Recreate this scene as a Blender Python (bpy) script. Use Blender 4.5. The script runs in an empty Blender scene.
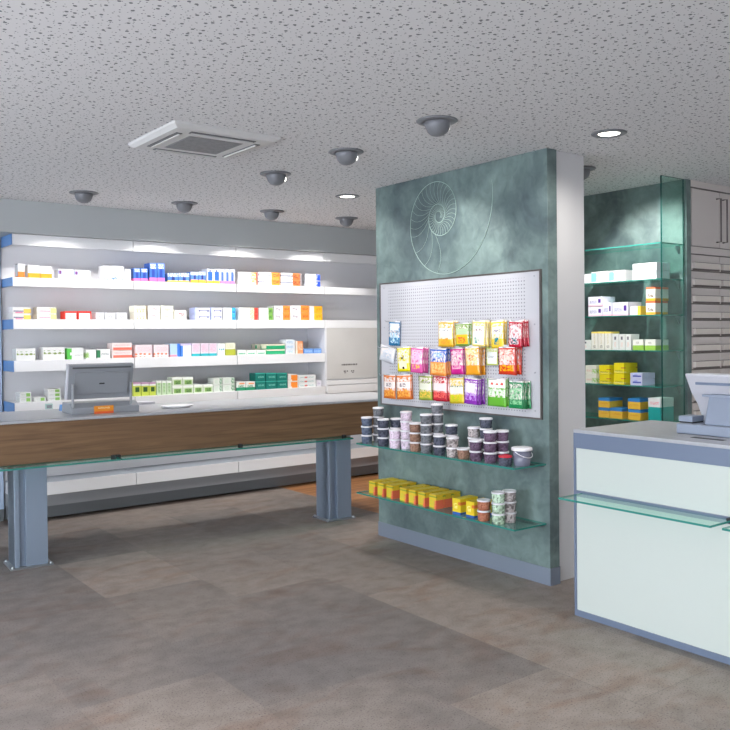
import bpy, bmesh, math, random
from mathutils import Vector, Matrix
rnd = random.Random(7)
R = math.radians
scn = bpy.context.scene
COL = scn.collection

# ------------------------------------------------------------------ camera
EYE = Vector((0, 0, 1.5))
FPX, YAW, PITCH, ROLL, PY = 839.0, 0.64736, -0.011436, -0.010356, 344.84
sy, cy, sp, cp, sr, cr = math.sin(YAW), math.cos(YAW), math.sin(PITCH), math.cos(PITCH), math.sin(ROLL), math.cos(ROLL)
FWD = Vector((sy*cp, cy*cp, sp)); RT0 = Vector((cy, -sy, 0)); UP0 = RT0.cross(FWD)
RT = cr*RT0 + sr*UP0; UP = -sr*RT0 + cr*UP0

def on(u, v, ax, val):
    """where the line of sight through (u, v) meets the plane coordinate[ax] = val"""
    d = FWD*FPX + RT*(u-365) - UP*(v-PY)
    return EYE + d*((val-EYE[ax])/d[ax])

cd = bpy.data.cameras.new('camera'); cam = bpy.data.objects.new('camera', cd); COL.objects.link(cam)
M = Matrix((RT, UP, -FWD)).transposed().to_4x4(); M.translation = EYE
cam.matrix_world = M
cd.sensor_width = 36; cd.lens = FPX/730*36; cd.shift_y = (PY-365)/730; cd.clip_start = 0.05
scn.camera = cam

# ------------------------------------------------------------------ materials
def lin(c):
    return tuple(((x/255)/12.92 if x/255 <= 0.04045 else ((x/255+0.055)/1.055)**2.4) for x in c) + (1,)
def base_mat(name):
    m = bpy.data.materials.new(name); m.use_nodes = True
    nt = m.node_tree; b = nt.nodes['Principled BSDF']
    return m, nt, b
def plain(name, c, rough=0.5, metal=0.0, spec=0.5, emit=None, es=0):
    m, nt, b = base_mat(name)
    b.inputs['Base Color'].default_value = lin(c); b.inputs['Roughness'].default_value = rough
    b.inputs['Metallic'].default_value = metal; b.inputs['Specular IOR Level'].default_value = spec
    n = nt.nodes.new('ShaderNodeTexNoise'); n.inputs['Scale'].default_value = 60
    bu = nt.nodes.new('ShaderNodeBump'); bu.inputs['Strength'].default_value = 0.03
    nt.links.new(n.outputs['Fac'], bu.inputs['Height']); nt.links.new(bu.outputs[0], b.inputs['Normal'])
    if emit:
        b.inputs['Emission Color'].default_value = lin(emit); b.inputs['Emission Strength'].default_value = es
    return m
def mathn(nt, op, a, b=None):
    n = nt.nodes.new('ShaderNodeMath'); n.operation = op
    for i, x in enumerate((a, b)):
        if x is None: continue
        if isinstance(x, (int, float)): n.inputs[i].default_value = x
        else: nt.links.new(x, n.inputs[i])
    return n.outputs[0]
def mixc(nt, f, a, b):
    n = nt.nodes.new('ShaderNodeMix'); n.data_type = 'RGBA'
    if isinstance(f, (int, float)): n.inputs[0].default_value = f
    else: nt.links.new(f, n.inputs[0])
    for i, x in ((6, a), (7, b)):
        if isinstance(x, tuple): n.inputs[i].default_value = x
        else: nt.links.new(x, n.inputs[i])
    return n.outputs[2]
def printed(name, c, marks=(), rough=0.45):
    """print on a pack; marks = (x0, x1, z0, z1, colour, kind) in fractions of the pack"""
    m, nt, b = base_mat(name)
    tc = nt.nodes.new('ShaderNodeTexCoord'); sx = nt.nodes.new('ShaderNodeSeparateXYZ')
    nt.links.new(tc.outputs['Generated'], sx.inputs[0]); X, Y, Z = sx.outputs
    col = lin(tuple(q*0.94 for q in c))
    for (x0, x1, z0, z1, k, kind) in marks:
        f = mathn(nt, 'MULTIPLY', mathn(nt, 'GREATER_THAN', X, x0), mathn(nt, 'LESS_THAN', X, x1))
        g = mathn(nt, 'MULTIPLY', mathn(nt, 'GREATER_THAN', Z, z0), mathn(nt, 'LESS_THAN', Z, z1))
        f = mathn(nt, 'MULTIPLY', f, g)
        if kind in 'tdwb':
            mp = nt.nodes.new('ShaderNodeMapping'); nt.links.new(tc.outputs['Generated'], mp.inputs[0])
            mp.inputs['Location'].default_value = (rnd.uniform(0, 9), 0, rnd.uniform(0, 9)) if kind != 'd' else (0, 0, 0)
            if kind == 't':      # tiny lines of print
                mp.inputs['Scale'].default_value = (22, 1, 14)
                n = nt.nodes.new('ShaderNodeTexNoise'); n.inputs['Scale'].default_value = 1.6; o = n.outputs['Fac']; th = 0.52
            elif kind == 'b':    # blotchy picture
                mp.inputs['Scale'].default_value = (1, 1, 1)
                n = nt.nodes.new('ShaderNodeTexNoise'); n.inputs['Scale'].default_value = 8.0; n.inputs['Detail'].default_value = 4; o = n.outputs['Fac']; th = 0.5
            elif kind == 'd':    # row of spots
                mp.inputs['Scale'].default_value = (4, 0.01, 4)
                n = nt.nodes.new('ShaderNodeTexVoronoi'); n.inputs['Scale'].default_value = 1; n.inputs['Randomness'].default_value = 0.2
                o = mathn(nt, 'SUBTRACT', 0.75, n.outputs['Distance']); th = 0.42
            else:                # swoosh
                n = nt.nodes.new('ShaderNodeTexWave'); n.inputs['Scale'].default_value = 1.2; n.inputs['Distortion'].default_value = 3; o = n.outputs['Fac']; th = 0.5
            nt.links.new(mp.outputs[0], n.inputs['Vector'])
            if kind == 'b':
                mr = nt.nodes.new('ShaderNodeMapRange'); mr.inputs[1].default_value = 0.40; mr.inputs[2].default_value = 0.58; nt.links.new(o, mr.inputs[0]); f = mathn(nt, 'MULTIPLY', f, mr.outputs[0])
            else: f = mathn(nt, 'MULTIPLY', f, mathn(nt, 'GREATER_THAN', o, th))
        col = mixc(nt, f, col, lin(k))
    if isinstance(col, tuple): b.inputs['Base Color'].default_value = col
    else: nt.links.new(col, b.inputs['Base Color'])
    b.inputs['Roughness'].default_value = rough
    return m

def noise_mat(name, c1, c2, scale, rough=0.5, stretch=(1, 1, 1), detail=6, dist=0.0, lo=0.3, hi=0.7, bump=0.05, spec=0.5):
    m, nt, b = base_mat(name)
    tc = nt.nodes.new('ShaderNodeTexCoord'); mp = nt.nodes.new('ShaderNodeMapping'); mp.inputs['Scale'].default_value = stretch
    n = nt.nodes.new('ShaderNodeTexNoise'); n.inputs['Scale'].default_value = scale; n.inputs['Detail'].default_value = detail; n.inputs['Distortion'].default_value = dist
    r = nt.nodes.new('ShaderNodeValToRGB'); r.color_ramp.elements[0].position = lo; r.color_ramp.elements[1].position = hi
    r.color_ramp.elements[0].color = lin(c1); r.color_ramp.elements[1].color = lin(c2)
    nt.links.new(tc.outputs['Object'], mp.inputs[0]); nt.links.new(mp.outputs[0], n.inputs[0]); nt.links.new(n.outputs['Fac'], r.inputs[0])
    nt.links.new(r.outputs[0], b.inputs['Base Color']); b.inputs['Roughness'].default_value = rough; b.inputs['Specular IOR Level'].default_value = spec
    bu = nt.nodes.new('ShaderNodeBump'); bu.inputs['Strength'].default_value = bump
    nt.links.new(n.outputs['Fac'], bu.inputs['Height']); nt.links.new(bu.outputs[0], b.inputs['Normal'])
    return m

def glass(name, tint, gloss=0.1, rough=0.02):
    m = bpy.data.materials.new(name); m.use_nodes = True; nt = m.node_tree; nt.nodes.clear()
    o = nt.nodes.new('ShaderNodeOutputMaterial'); t = nt.nodes.new('ShaderNodeBsdfTransparent'); t.inputs[0].default_value = lin(tint)
    g = nt.nodes.new('ShaderNodeBsdfGlossy'); g.inputs['Roughness'].default_value = rough; g.inputs['Color'].default_value = (0.85, 1, 0.95, 1)
    f = nt.nodes.new('ShaderNodeFresnel'); f.inputs[0].default_value = 1.5
    ge = nt.nodes.new('ShaderNodeNewGeometry')      # reflect on the outer face only
    a = mathn(nt, 'MULTIPLY', mathn(nt, 'ADD', f.outputs[0], gloss-0.04), mathn(nt, 'SUBTRACT', 1.0, ge.outputs['Backfacing']))
    x = nt.nodes.new('ShaderNodeMixShader'); nt.links.new(a, x.inputs[0]); nt.links.new(t.outputs[0], x.inputs[1]); nt.links.new(g.outputs[0], x.inputs[2])
    nt.links.new(x.outputs[0], o.inputs[0]); return m

MT = {}
MT['white'] = plain('white lacquer', (236, 236, 238), 0.4)
MT['wall'] = plain('wall paint', (176, 180, 182), 0.8)
MT['white_wall'] = plain('white wall paint', (206, 206, 208), 0.7)
MT['shelfback'] = plain('shelf back lacquer', (222, 222, 226), 0.5)
MT['bluegrey'] = plain('blue grey lacquer', (104, 117, 140), 0.4)
MT['bluecap'] = plain('blue end cap', (96, 140, 196), 0.4)
MT['palepost'] = plain('pale blue lacquer', (190, 210, 238), 0.4)
MT['legsteel'] = plain('blue grey steel', (138, 152, 170), 0.35, 0.35)
MT['acwhite'] = plain('off white plastic', (200, 200, 200), 0.5)
MT['steel'] = plain('brushed steel', (168, 172, 178), 0.3, 0.8)
MT['dark'] = plain('dark gap', (34, 36, 40), 0.6)
MT['plinth'] = plain('grey plinth', (112, 116, 120), 0.5)
MT['ledgetop_shade'] = plain('ledge top with painted shade', (150, 158, 168), 0.4)  # shade on the low ledge, put into its top colour
MT['lowbody'] = plain('grey body', (150, 152, 156), 0.5)
MT['worktop'] = noise_mat('pale grey worktop', (160, 162, 168), (170, 172, 178), 40, 0.35, bump=0.01)
MT['skirting'] = plain('aluminium skirting', (128, 138, 154), 0.4, 0.2)
MT['spotmetal'] = plain('grey spot metal', (120, 122, 128), 0.45, 0.2)
MT['lampwhite'] = plain('lamp disc', (255, 250, 240), 0.5, emit=(255, 250, 240), es=6)
MT['spotlens'] = plain('spot lens', (255, 255, 250), 0.5, emit=(255, 252, 245), es=4)
MT['glass'] = glass('green tinted glass', (228, 246, 241), 0.07)
MT['paneglass'] = glass('green tinted pane', (230, 244, 240), 0.05)
MT['edge'] = plain('glass edge', (52, 132, 122), 0.15, emit=(40, 130, 118), es=0.0)
MT['edgedark'] = plain('dark glass edge', (18, 66, 62), 0.15)
MT['cabinet'] = plain('warm grey cabinet', (212, 204, 200), 0.5)
MT['platelight'] = plain('light label plate', (222, 214, 206), 0.4)
MT['cabshadow'] = plain('cabinet reveal and painted pull shadow', (120, 113, 110), 0.7)
MT['handle'] = plain('dark steel handle', (112, 106, 104), 0.35, 0.6)
MT['opal'] = plain('backlit opal glass', (186, 194, 190), 0.25, emit=(222, 232, 226), es=0.05)
MT['screen_grey'] = plain('grey display housing', (140, 144, 150), 0.4)
MT['screen_dark'] = plain('dark grey plastic', (84, 86, 90), 0.4)
MT['pos_grey'] = plain('blue grey plastic', (138, 148, 166), 0.4)
MT['pos_white'] = plain('light plastic', (196, 196, 204), 0.4)
MT['orange_label'] = printed('orange label', (240, 150, 40), [(0.2, 0.8, 0.62, 0.82, (250, 240, 200), 't'), (0, 1, 0, 0.3, (226, 100, 50), 's')])
MT['engrave'] = plain('pale engraved line', (166, 188, 180), 0.6)
MT['shutter'] = noise_mat('roller shutter grey', (196, 194, 192), (206, 204, 202), 2, 0.5, bump=0.0)
MT['sign_ink'] = plain('grey lettering', (120, 116, 116), 0.6)

# stone floor
def floor_mat():
    m, nt, b = base_mat('stone tiles')
    tc = nt.nodes.new('ShaderNodeTexCoord')
    mp = nt.nodes.new('ShaderNodeMapping'); mp.inputs['Rotation'].default_value = (0, 0, R(90)); mp.inputs['Location'].default_value = (0.25, 0.1, 0)
    nt.links.new(tc.outputs['Object'], mp.inputs[0])
    br = nt.nodes.new('ShaderNodeTexBrick'); nt.links.new(mp.outputs[0], br.inputs['Vector'])
    br.inputs['Color1'].default_value = (0.0, 0, 0, 1); br.inputs['Color2'].default_value = (1, 1, 1, 1); br.inputs['Mortar'].default_value = (0.5, 0.5, 0.5, 1)
    br.inputs['Scale'].default_value = 1; br.inputs['Mortar Size'].default_value = 0.002; br.inputs['Brick Width'].default_value = 0.9; br.inputs['Row Height'].default_value = 0.6
    br.inputs['Bias'].default_value = 0
    def nz(s, d=8, st=(1, 1, 1), ds=0.0):
        q = nt.nodes.new('ShaderNodeMapping'); q.inputs['Scale'].default_value = st; nt.links.new(tc.outputs['Object'], q.inputs[0])
        n = nt.nodes.new('ShaderNodeTexNoise'); n.inputs['Scale'].default_value = s; n.inputs['Detail'].default_value = d; n.inputs['Distortion'].default_value = ds
        nt.links.new(q.outputs[0], n.inputs[0]); return n.outputs['Fac']
    def ramp(f, a, c1, bb, c2):
        r = nt.nodes.new('ShaderNodeValToRGB'); r.color_ramp.elements[0].position = a; r.color_ramp.elements[1].position = bb
        r.color_ramp.elements[0].color = lin(c1); r.color_ramp.elements[1].color = lin(c2); nt.links.new(f, r.inputs[0]); return r.outputs[0]
    bw = nt.nodes.new('ShaderNodeSeparateColor'); nt.links.new(br.outputs['Color'], bw.inputs[0])
    tone = mathn(nt, 'ADD', mathn(nt, 'MULTIPLY', bw.outputs[0], 0.42), mathn(nt, 'MULTIPLY', nz(1.1, 4, (1, 1, 1), 0.6), 0.75))
    c = ramp(tone, 0.28, (114, 109, 108), 0.82, (150, 139, 132))
    c2 = ramp(nz(2.2, 5, (1, 2, 1), 1.0), 0.52, (255, 255, 255), 0.75, (232, 206, 192))
    n = nt.nodes.new('ShaderNodeMix'); n.data_type = 'RGBA'; n.blend_type = 'MULTIPLY'; n.inputs[0].default_value = 0.8
    nt.links.new(c, n.inputs[6]); nt.links.new(c2, n.inputs[7])
    c3 = ramp(nz(130, 2), 0.30, (130, 130, 132), 0.44, (255, 255, 255))
    n2 = nt.nodes.new('ShaderNodeMix'); n2.data_type = 'RGBA'; n2.blend_type = 'MULTIPLY'; n2.inputs[0].default_value = 0.75
    nt.links.new(n.outputs[2], n2.inputs[6]); nt.links.new(c3, n2.inputs[7])
    c4 = ramp(nz(9, 12, (1, 1.2, 1), 0.0), 0.3, (206, 203, 201), 0.6, (255, 255, 255))
    n3 = nt.nodes.new('ShaderNodeMix'); n3.data_type = 'RGBA'; n3.blend_type = 'MULTIPLY'; n3.inputs[0].default_value = 0.6
    nt.links.new(n2.outputs[2], n3.inputs[6]); nt.links.new(c4, n3.inputs[7])
    fin = mixc(nt, mathn(nt, 'MULTIPLY', br.outputs['Fac'], 0.35), n3.outputs[2], lin((96, 92, 90)))
    nt.links.new(fin, b.inputs['Base Color'])
    b.inputs['Roughness'].default_value = 0.55; b.inputs['Specular IOR Level'].default_value = 0.35
    bu = nt.nodes.new('ShaderNodeBump'); bu.inputs['Strength'].default_value = 0.05; bu.inputs['Distance'].default_value = 0.004
    nt.links.new(nz(40, 5), bu.inputs['Height']); nt.links.new(bu.outputs[0], b.inputs['Normal'])
    return m
MT['floor'] = floor_mat()

def ceiling_mat():
    m, nt, b = base_mat('perforated acoustic ceiling')
    tc = nt.nodes.new('ShaderNodeTexCoord')
    masks = []
    for sc, th, off in ((17, 0.115, 0), (25, 0.08, 3.3), (30, 0.065, 7.7)):
        mp = nt.nodes.new('ShaderNodeMapping'); mp.inputs['Location'].default_value = (off, off*2, 0); nt.links.new(tc.outputs['Object'], mp.inputs[0])
        v = nt.nodes.new('ShaderNodeTexVoronoi'); v.voronoi_dimensions = '2D'; v.inputs['Scale'].default_value = sc; v.inputs['Randomness'].default_value = 0.85; nt.links.new(mp.outputs[0], v.inputs['Vector'])
        masks.append(mathn(nt, 'LESS_THAN', v.outputs['Distance'], th))
    mk = mathn(nt, 'MAXIMUM', mathn(nt, 'MAXIMUM', masks[0], masks[1]), masks[2])
    nt.links.new(mixc(nt, mk, lin((216, 216, 218)), lin((116, 120, 124))), b.inputs['Base Color'])
    b.inputs['Roughness'].default_value = 0.9; b.inputs['Specular IOR Level'].default_value = 0.1
    bu = nt.nodes.new('ShaderNodeBump'); bu.inputs['Strength'].default_value = 0.3; bu.invert = True; bu.inputs['Distance'].default_value = 0.004
    nt.links.new(mk, bu.inputs['Height']); nt.links.new(bu.outputs[0], b.inputs['Normal'])
    return m
MT['ceiling'] = ceiling_mat()

def plaster_mat():
    m, nt, b = base_mat('green polished plaster')
    tc = nt.nodes.new('ShaderNodeTexCoord')
    def nz(s, d, ds):
        n = nt.nodes.new('ShaderNodeTexNoise'); n.inputs['Scale'].default_value = s; n.inputs['Detail'].default_value = d; n.inputs['Distortion'].default_value = ds
        nt.links.new(tc.outputs['Object'], n.inputs[0]); return n.outputs['Fac']
    a = nz(2.3, 7, 1.2)
    r = nt.nodes.new('ShaderNodeValToRGB'); r.color_ramp.elements[0].position = 0.32; r.color_ramp.elements[1].position = 0.7
    r.color_ramp.elements[0].color = lin((86, 102, 105)); r.color_ramp.elements[1].color = lin((132, 152, 148))
    nt.links.new(a, r.inputs[0])
    c = nz(13, 8, 0.8)
    r2 = nt.nodes.new('ShaderNodeValToRGB'); r2.color_ramp.elements[0].position = 0.3; r2.color_ramp.elements[1].position = 0.7
    r2.color_ramp.elements[0].color = lin((206, 212, 214)); r2.color_ramp.elements[1].color = lin((255, 255, 255)); nt.links.new(c, r2.inputs[0])
    n = nt.nodes.new('ShaderNodeMix'); n.data_type = 'RGBA'; n.blend_type = 'MULTIPLY'; n.inputs[0].default_value = 0.9
    nt.links.new(r.outputs[0], n.inputs[6]); nt.links.new(r2.outputs[0], n.inputs[7])
    nt.links.new(n.outputs[2], b.inputs['Base Color']); b.inputs['Roughness'].default_value = 0.5
    return m
MT['plaster'] = plaster_mat()

def wood_mat(name, c1, c2, c3, ax=(0.6, 12, 12)):
    m, nt, b = base_mat(name)
    tc = nt.nodes.new('ShaderNodeTexCoord'); mp = nt.nodes.new('ShaderNodeMapping'); mp.inputs['Scale'].default_value = ax
    nt.links.new(tc.outputs['Object'], mp.inputs[0])
    n = nt.nodes.new('ShaderNodeTexNoise'); n.inputs['Scale'].default_value = 1.6; n.inputs['Detail'].default_value = 8; n.inputs['Distortion'].default_value = 1.4
    nt.links.new(mp.outputs[0], n.inputs[0])
    r = nt.nodes.new('ShaderNodeValToRGB'); e = r.color_ramp.elements; e[0].position = 0.28; e[1].position = 0.72
    e[0].color = lin(c1); e[1].color = lin(c3); k = e.new(0.5); k.color = lin(c2)
    nt.links.new(n.outputs['Fac'], r.inputs[0]); nt.links.new(r.outputs[0], b.inputs['Base Color']); b.inputs['Roughness'].default_value = 0.45
    return m
MT['walnut'] = wood_mat('walnut veneer', (92, 69, 49), (110, 84, 60), (126, 98, 71), (0.9, 20, 20))
MT['planks'] = wood_mat('oak planks', (132, 88, 54), (166, 116, 76), (186, 138, 96), (0.7, 9, 1))

def pegboard_mat():
    m, nt, b = base_mat('perforated white metal')
    tc = nt.nodes.new('ShaderNodeTexCoord'); s = nt.nodes.new('ShaderNodeSeparateXYZ'); nt.links.new(tc.outputs['Object'], s.inputs[0])
    def cell(o):
        k = mathn(nt, 'MULTIPLY', o, 1/0.022); k = mathn(nt, 'FRACT', k); k = mathn(nt, 'SUBTRACT', k, 0.5); return mathn(nt, 'MULTIPLY', k, k)
    d = mathn(nt, 'LESS_THAN', mathn(nt, 'ADD', cell(s.outputs[1]), cell(s.outputs[2])), 0.045)
    lim = mathn(nt, 'MULTIPLY', mathn(nt, 'GREATER_THAN', s.outputs[1], 0.115), mathn(nt, 'LESS_THAN', s.outputs[1], 1.44))
    lim = mathn(nt, 'MULTIPLY', lim, mathn(nt, 'MULTIPLY', mathn(nt, 'GREATER_THAN', s.outputs[2], 0.03), mathn(nt, 'LESS_THAN', s.outputs[2], 0.845)))
    nt.links.new(mixc(nt, mathn(nt, 'MULTIPLY', d, lim), lin((190, 190, 196)), lin((126, 126, 134))), b.inputs['Base Color'])
    b.inputs['Roughness'].default_value = 0.4; return m
MT['pegboard'] = pegboard_mat()

# ------------------------------------------------------------------ mesh helpers
class MB:
    def __init__(s): s.bm = bmesh.new()
    def box(s, x0, x1, y0, y1, z0, z1, mi=0):
        v = [s.bm.verts.new(p) for p in ((x0,y0,z0),(x1,y0,z0),(x1,y1,z0),(x0,y1,z0),(x0,y0,z1),(x1,y0,z1),(x1,y1,z1),(x0,y1,z1))]
        for q in ((0,3,2,1),(4,5,6,7),(0,1,5,4),(1,2,6,5),(2,3,7,6),(3,0,4,7)):
            f = s.bm.faces.new([v[i] for i in q]); f.material_index = mi
        return s
    def prism(s, pts, axis, a, b, mi=0):
        """extrude polygon pts (2 other coords in order) along axis from a to b"""
        def P(p, t):
            return {0: (t, p[0], p[1]), 1: (p[0], t, p[1]), 2: (p[0], p[1], t)}[axis]
        A = [s.bm.verts.new(P(p, a)) for p in pts]; B = [s.bm.verts.new(P(p, b)) for p in pts]; n = len(pts)
        for f in (s.bm.faces.new(A), s.bm.faces.new(B[::-1])): f.material_index = mi
        for i in range(n):
            f = s.bm.faces.new((A[i], B[i], B[(i+1) % n], A[(i+1) % n])); f.material_index = mi
        return s
    def lathe(s, prof, n=24, mi=0, cx=0, cyy=0, z=0, mat=None, smooth=True):
        rings = []
        for r, h in prof:
            if r < 1e-6: rings.append([s.bm.verts.new((cx, cyy, z+h))])
            else: rings.append([s.bm.verts.new((cx+r*math.cos(2*math.pi*i/n), cyy+r*math.sin(2*math.pi*i/n), z+h)) for i in range(n)])
        if mat is not None:
            for rg in rings:
                for v in rg: v.co = mat @ v.co
        for a, b in zip(rings, rings[1:]):
            for i in range(n):
                j = (i+1) % n
                if len(a) == 1 and len(b) == 1: continue
                if len(a) == 1: f = s.bm.faces.new((a[0], b[j], b[i]))
                elif len(b) == 1: f = s.bm.faces.new((a[i], a[j], b[0]))
                else: f = s.bm.faces.new((a[i], a[j], b[j], b[i]))
                f.material_index = mi; f.smooth = smooth
        return s
    def tube(s, pts, r, n=6, mi=0, closed=False):
        pts = [Vector(p) for p in pts]; rings = []
        for i, p in enumerate(pts):
            t = (pts[min(i+1, len(pts)-1)] - pts[max(i-1, 0)]).normalized()
            u = t.orthogonal().normalized() if i == 0 else (pu - t*pu.dot(t)).normalized()
            pu = u; w = t.cross(u)
            rings.append([s.bm.verts.new(p + (u*math.cos(2*math.pi*k/n) + w*math.sin(2*math.pi*k/n))*r) for k in range(n)])
        for a, b in zip(rings, rings[1:]):
            for k in range(n):
                f = s.bm.faces.new((a[k], a[(k+1) % n], b[(k+1) % n], b[k])); f.material_index = mi; f.smooth = True
        for f in (s.bm.faces.new(rings[0][::-1]), s.bm.faces.new(rings[-1])): f.material_index = mi
        return s
    def build(s, name, mats, parent=None, loc=(0, 0, 0), bevel=0, rot=(0, 0, 0)):
        bmesh.ops.recalc_face_normals(s.bm, faces=s.bm.faces[:])
        me = bpy.data.meshes.new(name); s.bm.to_mesh(me); s.bm.free()
        for m in (mats if isinstance(mats, (list, tuple)) else [mats]): me.materials.append(MT[m] if isinstance(m, str) else m)
        o = bpy.data.objects.new(name, me); COL.objects.link(o); o.location = loc; o.rotation_euler = rot
        if parent: o.parent = parent
        if bevel:
            md = o.modifiers.new('bevel', 'BEVEL'); md.width = bevel; md.segments = 2; md.limit_method = 'ANGLE'
        return o
def tag(o, label=None, cat=None, group=None, kind=None):
    if label: o['label'] = label
    if cat: o['category'] = cat
    if group: o['group'] = group
    if kind: o['kind'] = kind
    return o
def thing(name, label, cat, loc=(0, 0, 0), rz=0, group=None):
    o = bpy.data.objects.new(name, None); COL.objects.link(o); o.location = loc; o.rotation_euler = (0, 0, rz); o.empty_display_size = 0.05
    return tag(o, label, cat, group)
def struct(o, label=None): o['kind'] = 'structure'; return tag(o, label)
def copy_tree(o, parent=None):
    c = o.copy(); COL.objects.link(c)
    if parent: c.parent = parent
    for ch in list(o.children): copy_tree(ch, c)
    return c
def bx(name, x0, x1, y0, y1, z0, z1, m, parent=None, bevel=0):
    return MB().box(x0, x1, y0, y1, z0, z1).build(name, m, parent, bevel=bevel)
ORD = ['', 'first', 'second', 'third', 'fourth', 'fifth', 'sixth', 'seventh', 'eighth', 'ninth', 'tenth', 'eleventh', 'twelfth', 'thirteenth', 'fourteenth']

# ------------------------------------------------------------------ the room
CE = 2.595
XL, XR, YF, YB = -3.0, 6.45, -2.6, 7.37
struct(MB().box(XL, XR, YF, 5.3, -0.1, 0).box(XL, 4.33, 5.3, YB, -0.1, 0).build('floor', 'floor'), 'brown grey stone tile floor of the shop')
struct(bx('floor_planks', 4.33, XR, 5.3, YB, -0.1, 0, 'planks'), 'strip of oak planks behind the partition wall')
struct(bx('ceiling', XL, XR, YF, YB, CE, CE+0.12, 'ceiling'), 'white perforated acoustic ceiling')
struct(bx('wall_back', XL, XR, YB, YB+0.12, 0, CE, 'wall'), 'grey wall behind the lit shelving')
struct(bx('wall_bulkhead', XL, XR, 6.935, YB, 2.338, CE, 'wall'), 'grey bulkhead above the lit wall shelving')
struct(bx('wall_right', XR, XR+0.12, YF, YB, 0, CE, 'white_wall'))
struct(bx('wall_front', XL, XR, YF-0.12, YF, 0, CE, 'white_wall'))
# shop front on the left, outside the picture, with two big panes letting the daylight in
w = MB()
w.box(XL-0.15, XL, YF, YB, 0, 0.25); w.box(XL-0.15, XL, YF, YB, 2.35, CE)
for y0, y1 in ((YF, YF+0.3), (1.4, 1.7), (5.4, YB)): w.box(XL-0.15, XL, y0, y1, 0.25, 2.35)
struct(w.build('wall_left', 'white_wall'))
for i, (y0, y1) in enumerate(((YF+0.3, 1.4), (1.7, 5.4))):
    f = MB()
    f.box(XL-0.1, XL-0.05, y0, y1, 0.25, 0.3).box(XL-0.1, XL-0.05, y0, y1, 2.3, 2.35).box(XL-0.1, XL-0.05, y0, y0+.05, 0.3, 2.3).box(XL-0.1, XL-0.05, y1-.05, y1, 0.3, 2.3)
    struct(f.build('window_%d' % (i+1), 'steel'), 'shop window frame beside the viewer')

# partition wall
PX = 3.86
part = struct(bx('wall_partition', PX, 3.945, 3.305, 4.955, 0.1, CE, 'plaster', bevel=0.002), 'green polished plaster partition wall with a product display')
struct(MB().box(3.946, 4.222, 3.325, 4.93, 0.1, CE).build('wall_partition_core', 'white_wall'), 'white core of the partition wall')
struct(MB().box(PX-0.004, 3.945, 3.300, 4.958, 0.0, 0.103).build('baseboard_partition', 'skirting'), 'aluminium skirting of the green partition')

struct(bx('baseboard_partition_end', 3.946, 4.215, 3.33, 4.92, 0.0, 0.1, 'white_wall'), 'pale skirting at the near end of the partition')

# nautilus line drawing set into the plaster
root = thing('nautilus_relief', 'pale nautilus shell line relief on the green partition wall', 'wall art', (PX-0.0035, 4.255, 2.309))
def sp_pt(phi, k=1.0):
    r = 0.545*math.exp(-0.1706*phi)*k
    th = R(18) - phi
    return Vector((0, -r*math.cos(th)*0.97, r*math.sin(th)))
PI = math.pi
m = MB(); m.tube([sp_pt(i*0.06) for i in range(int(5.2*PI/0.06))], 0.0024, 5); m.build('shell_outline', 'engrave', root)
m = MB()
phi = PI*0.62
while phi < 4.3*PI:
    a, b = sp_pt(phi), sp_pt(phi+2*PI+0.25)
    mid = (a+b)/2; tdir = (sp_pt(phi+0.05)-sp_pt(phi)).normalized(); L = (a-b).length
    pts = []
    for t in range(9):
        q = t/8; p = a*(1-q)**2 + (mid - tdir*L*0.38)*2*q*(1-q) + b*q*q; pts.append(p)
    m.tube(pts, 0.0011, 4)
    phi += 0.20 if phi > PI*0.95 else 0.38
m.build('chamber_lines', 'engrave', root)

# ------------------------------------------------------------------ ceiling fittings
lamp_i = 0
def light(name, kind, loc, energy, color=(1, 1, 1), aim=None, **kw):
    l = bpy.data.lights.new(name, kind); l.energy = energy; l.color = color
    for k, v in kw.items(): setattr(l, k, v)
    o = bpy.data.objects.new(name, l); COL.objects.link(o); o.location = loc
    if aim: o.rotation_euler = (Vector(aim)).to_track_quat('-Z', 'Y').to_euler()
    else: o.rotation_euler = (0, 0, 0)
    return o
def build_spot():
    root = thing('ceiling_spotlight', 'x', 'spotlight', (0, 0, CE), 0, 'recessed grey eyeball spotlights in the ceiling')
    MB().lathe([(0.062, 0), (0.105, 0), (0.107, -0.004), (0.100, -0.009), (0.066, -0.012), (0.062, -0.006), (0.062, 0)], 32).build('trim_ring', 'spotmetal', root)
    # eyeball: bowl tilted toward local -Y-opposite (+Y), open there
    prof = [(0.0, -0.082)] + [(0.062*math.sin(a), -0.082+0.05*(1-math.cos(a))) for a in (0.3, 0.6, 0.85, 1.1, 1.4)] + [(0.066, -0.02), (0.070, 0.012), (0.062, 0.012)]
    rotm = Matrix.Rotation(R(16), 4, 'X')
    MB().lathe(prof, 28, mat=rotm).build('lamp_housing', 'spotmetal', root)
    lens = MB().lathe([(0, -0.004), (0.024, -0.004), (0.026, 0), (0.024, 0.004), (0, 0.004)], 20, mat=Matrix.Translation((0, 0.062, -0.022)) @ Matrix.Rotation(R(-62), 4, 'X')).build('lens', 'spotlens', root)
    return root
spots = [(2.136, 6.31, 0, 'far left'), (2.97, 6.35, 0, 'second from left'), (3.794, 6.35, 0, 'third from left'), (4.602, 6.35, 0, 'far right'),
         (2.943, 4.872, -90, 'farthest'), (2.94, 4.056, -90, 'middle'), (2.90, 3.206, -90, 'nearest'), (4.53, 3.60, -90, 'x')]
sl = ['leftmost grey spotlight of the row above the wall shelving', 'second grey spotlight from left in the row above the wall shelving',
      'third grey spotlight from left in the row above the wall shelving', 'grey spotlight closest to the partition in the shelving row',
      'grey spotlight just right of the ceiling air conditioner', 'grey spotlight aimed at the nautilus relief, middle of three',
      'largest nearest grey spotlight in front of the green partition', 'grey spotlight half hidden behind the white partition core']
proto = build_spot()
SPOT_E = 15
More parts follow.
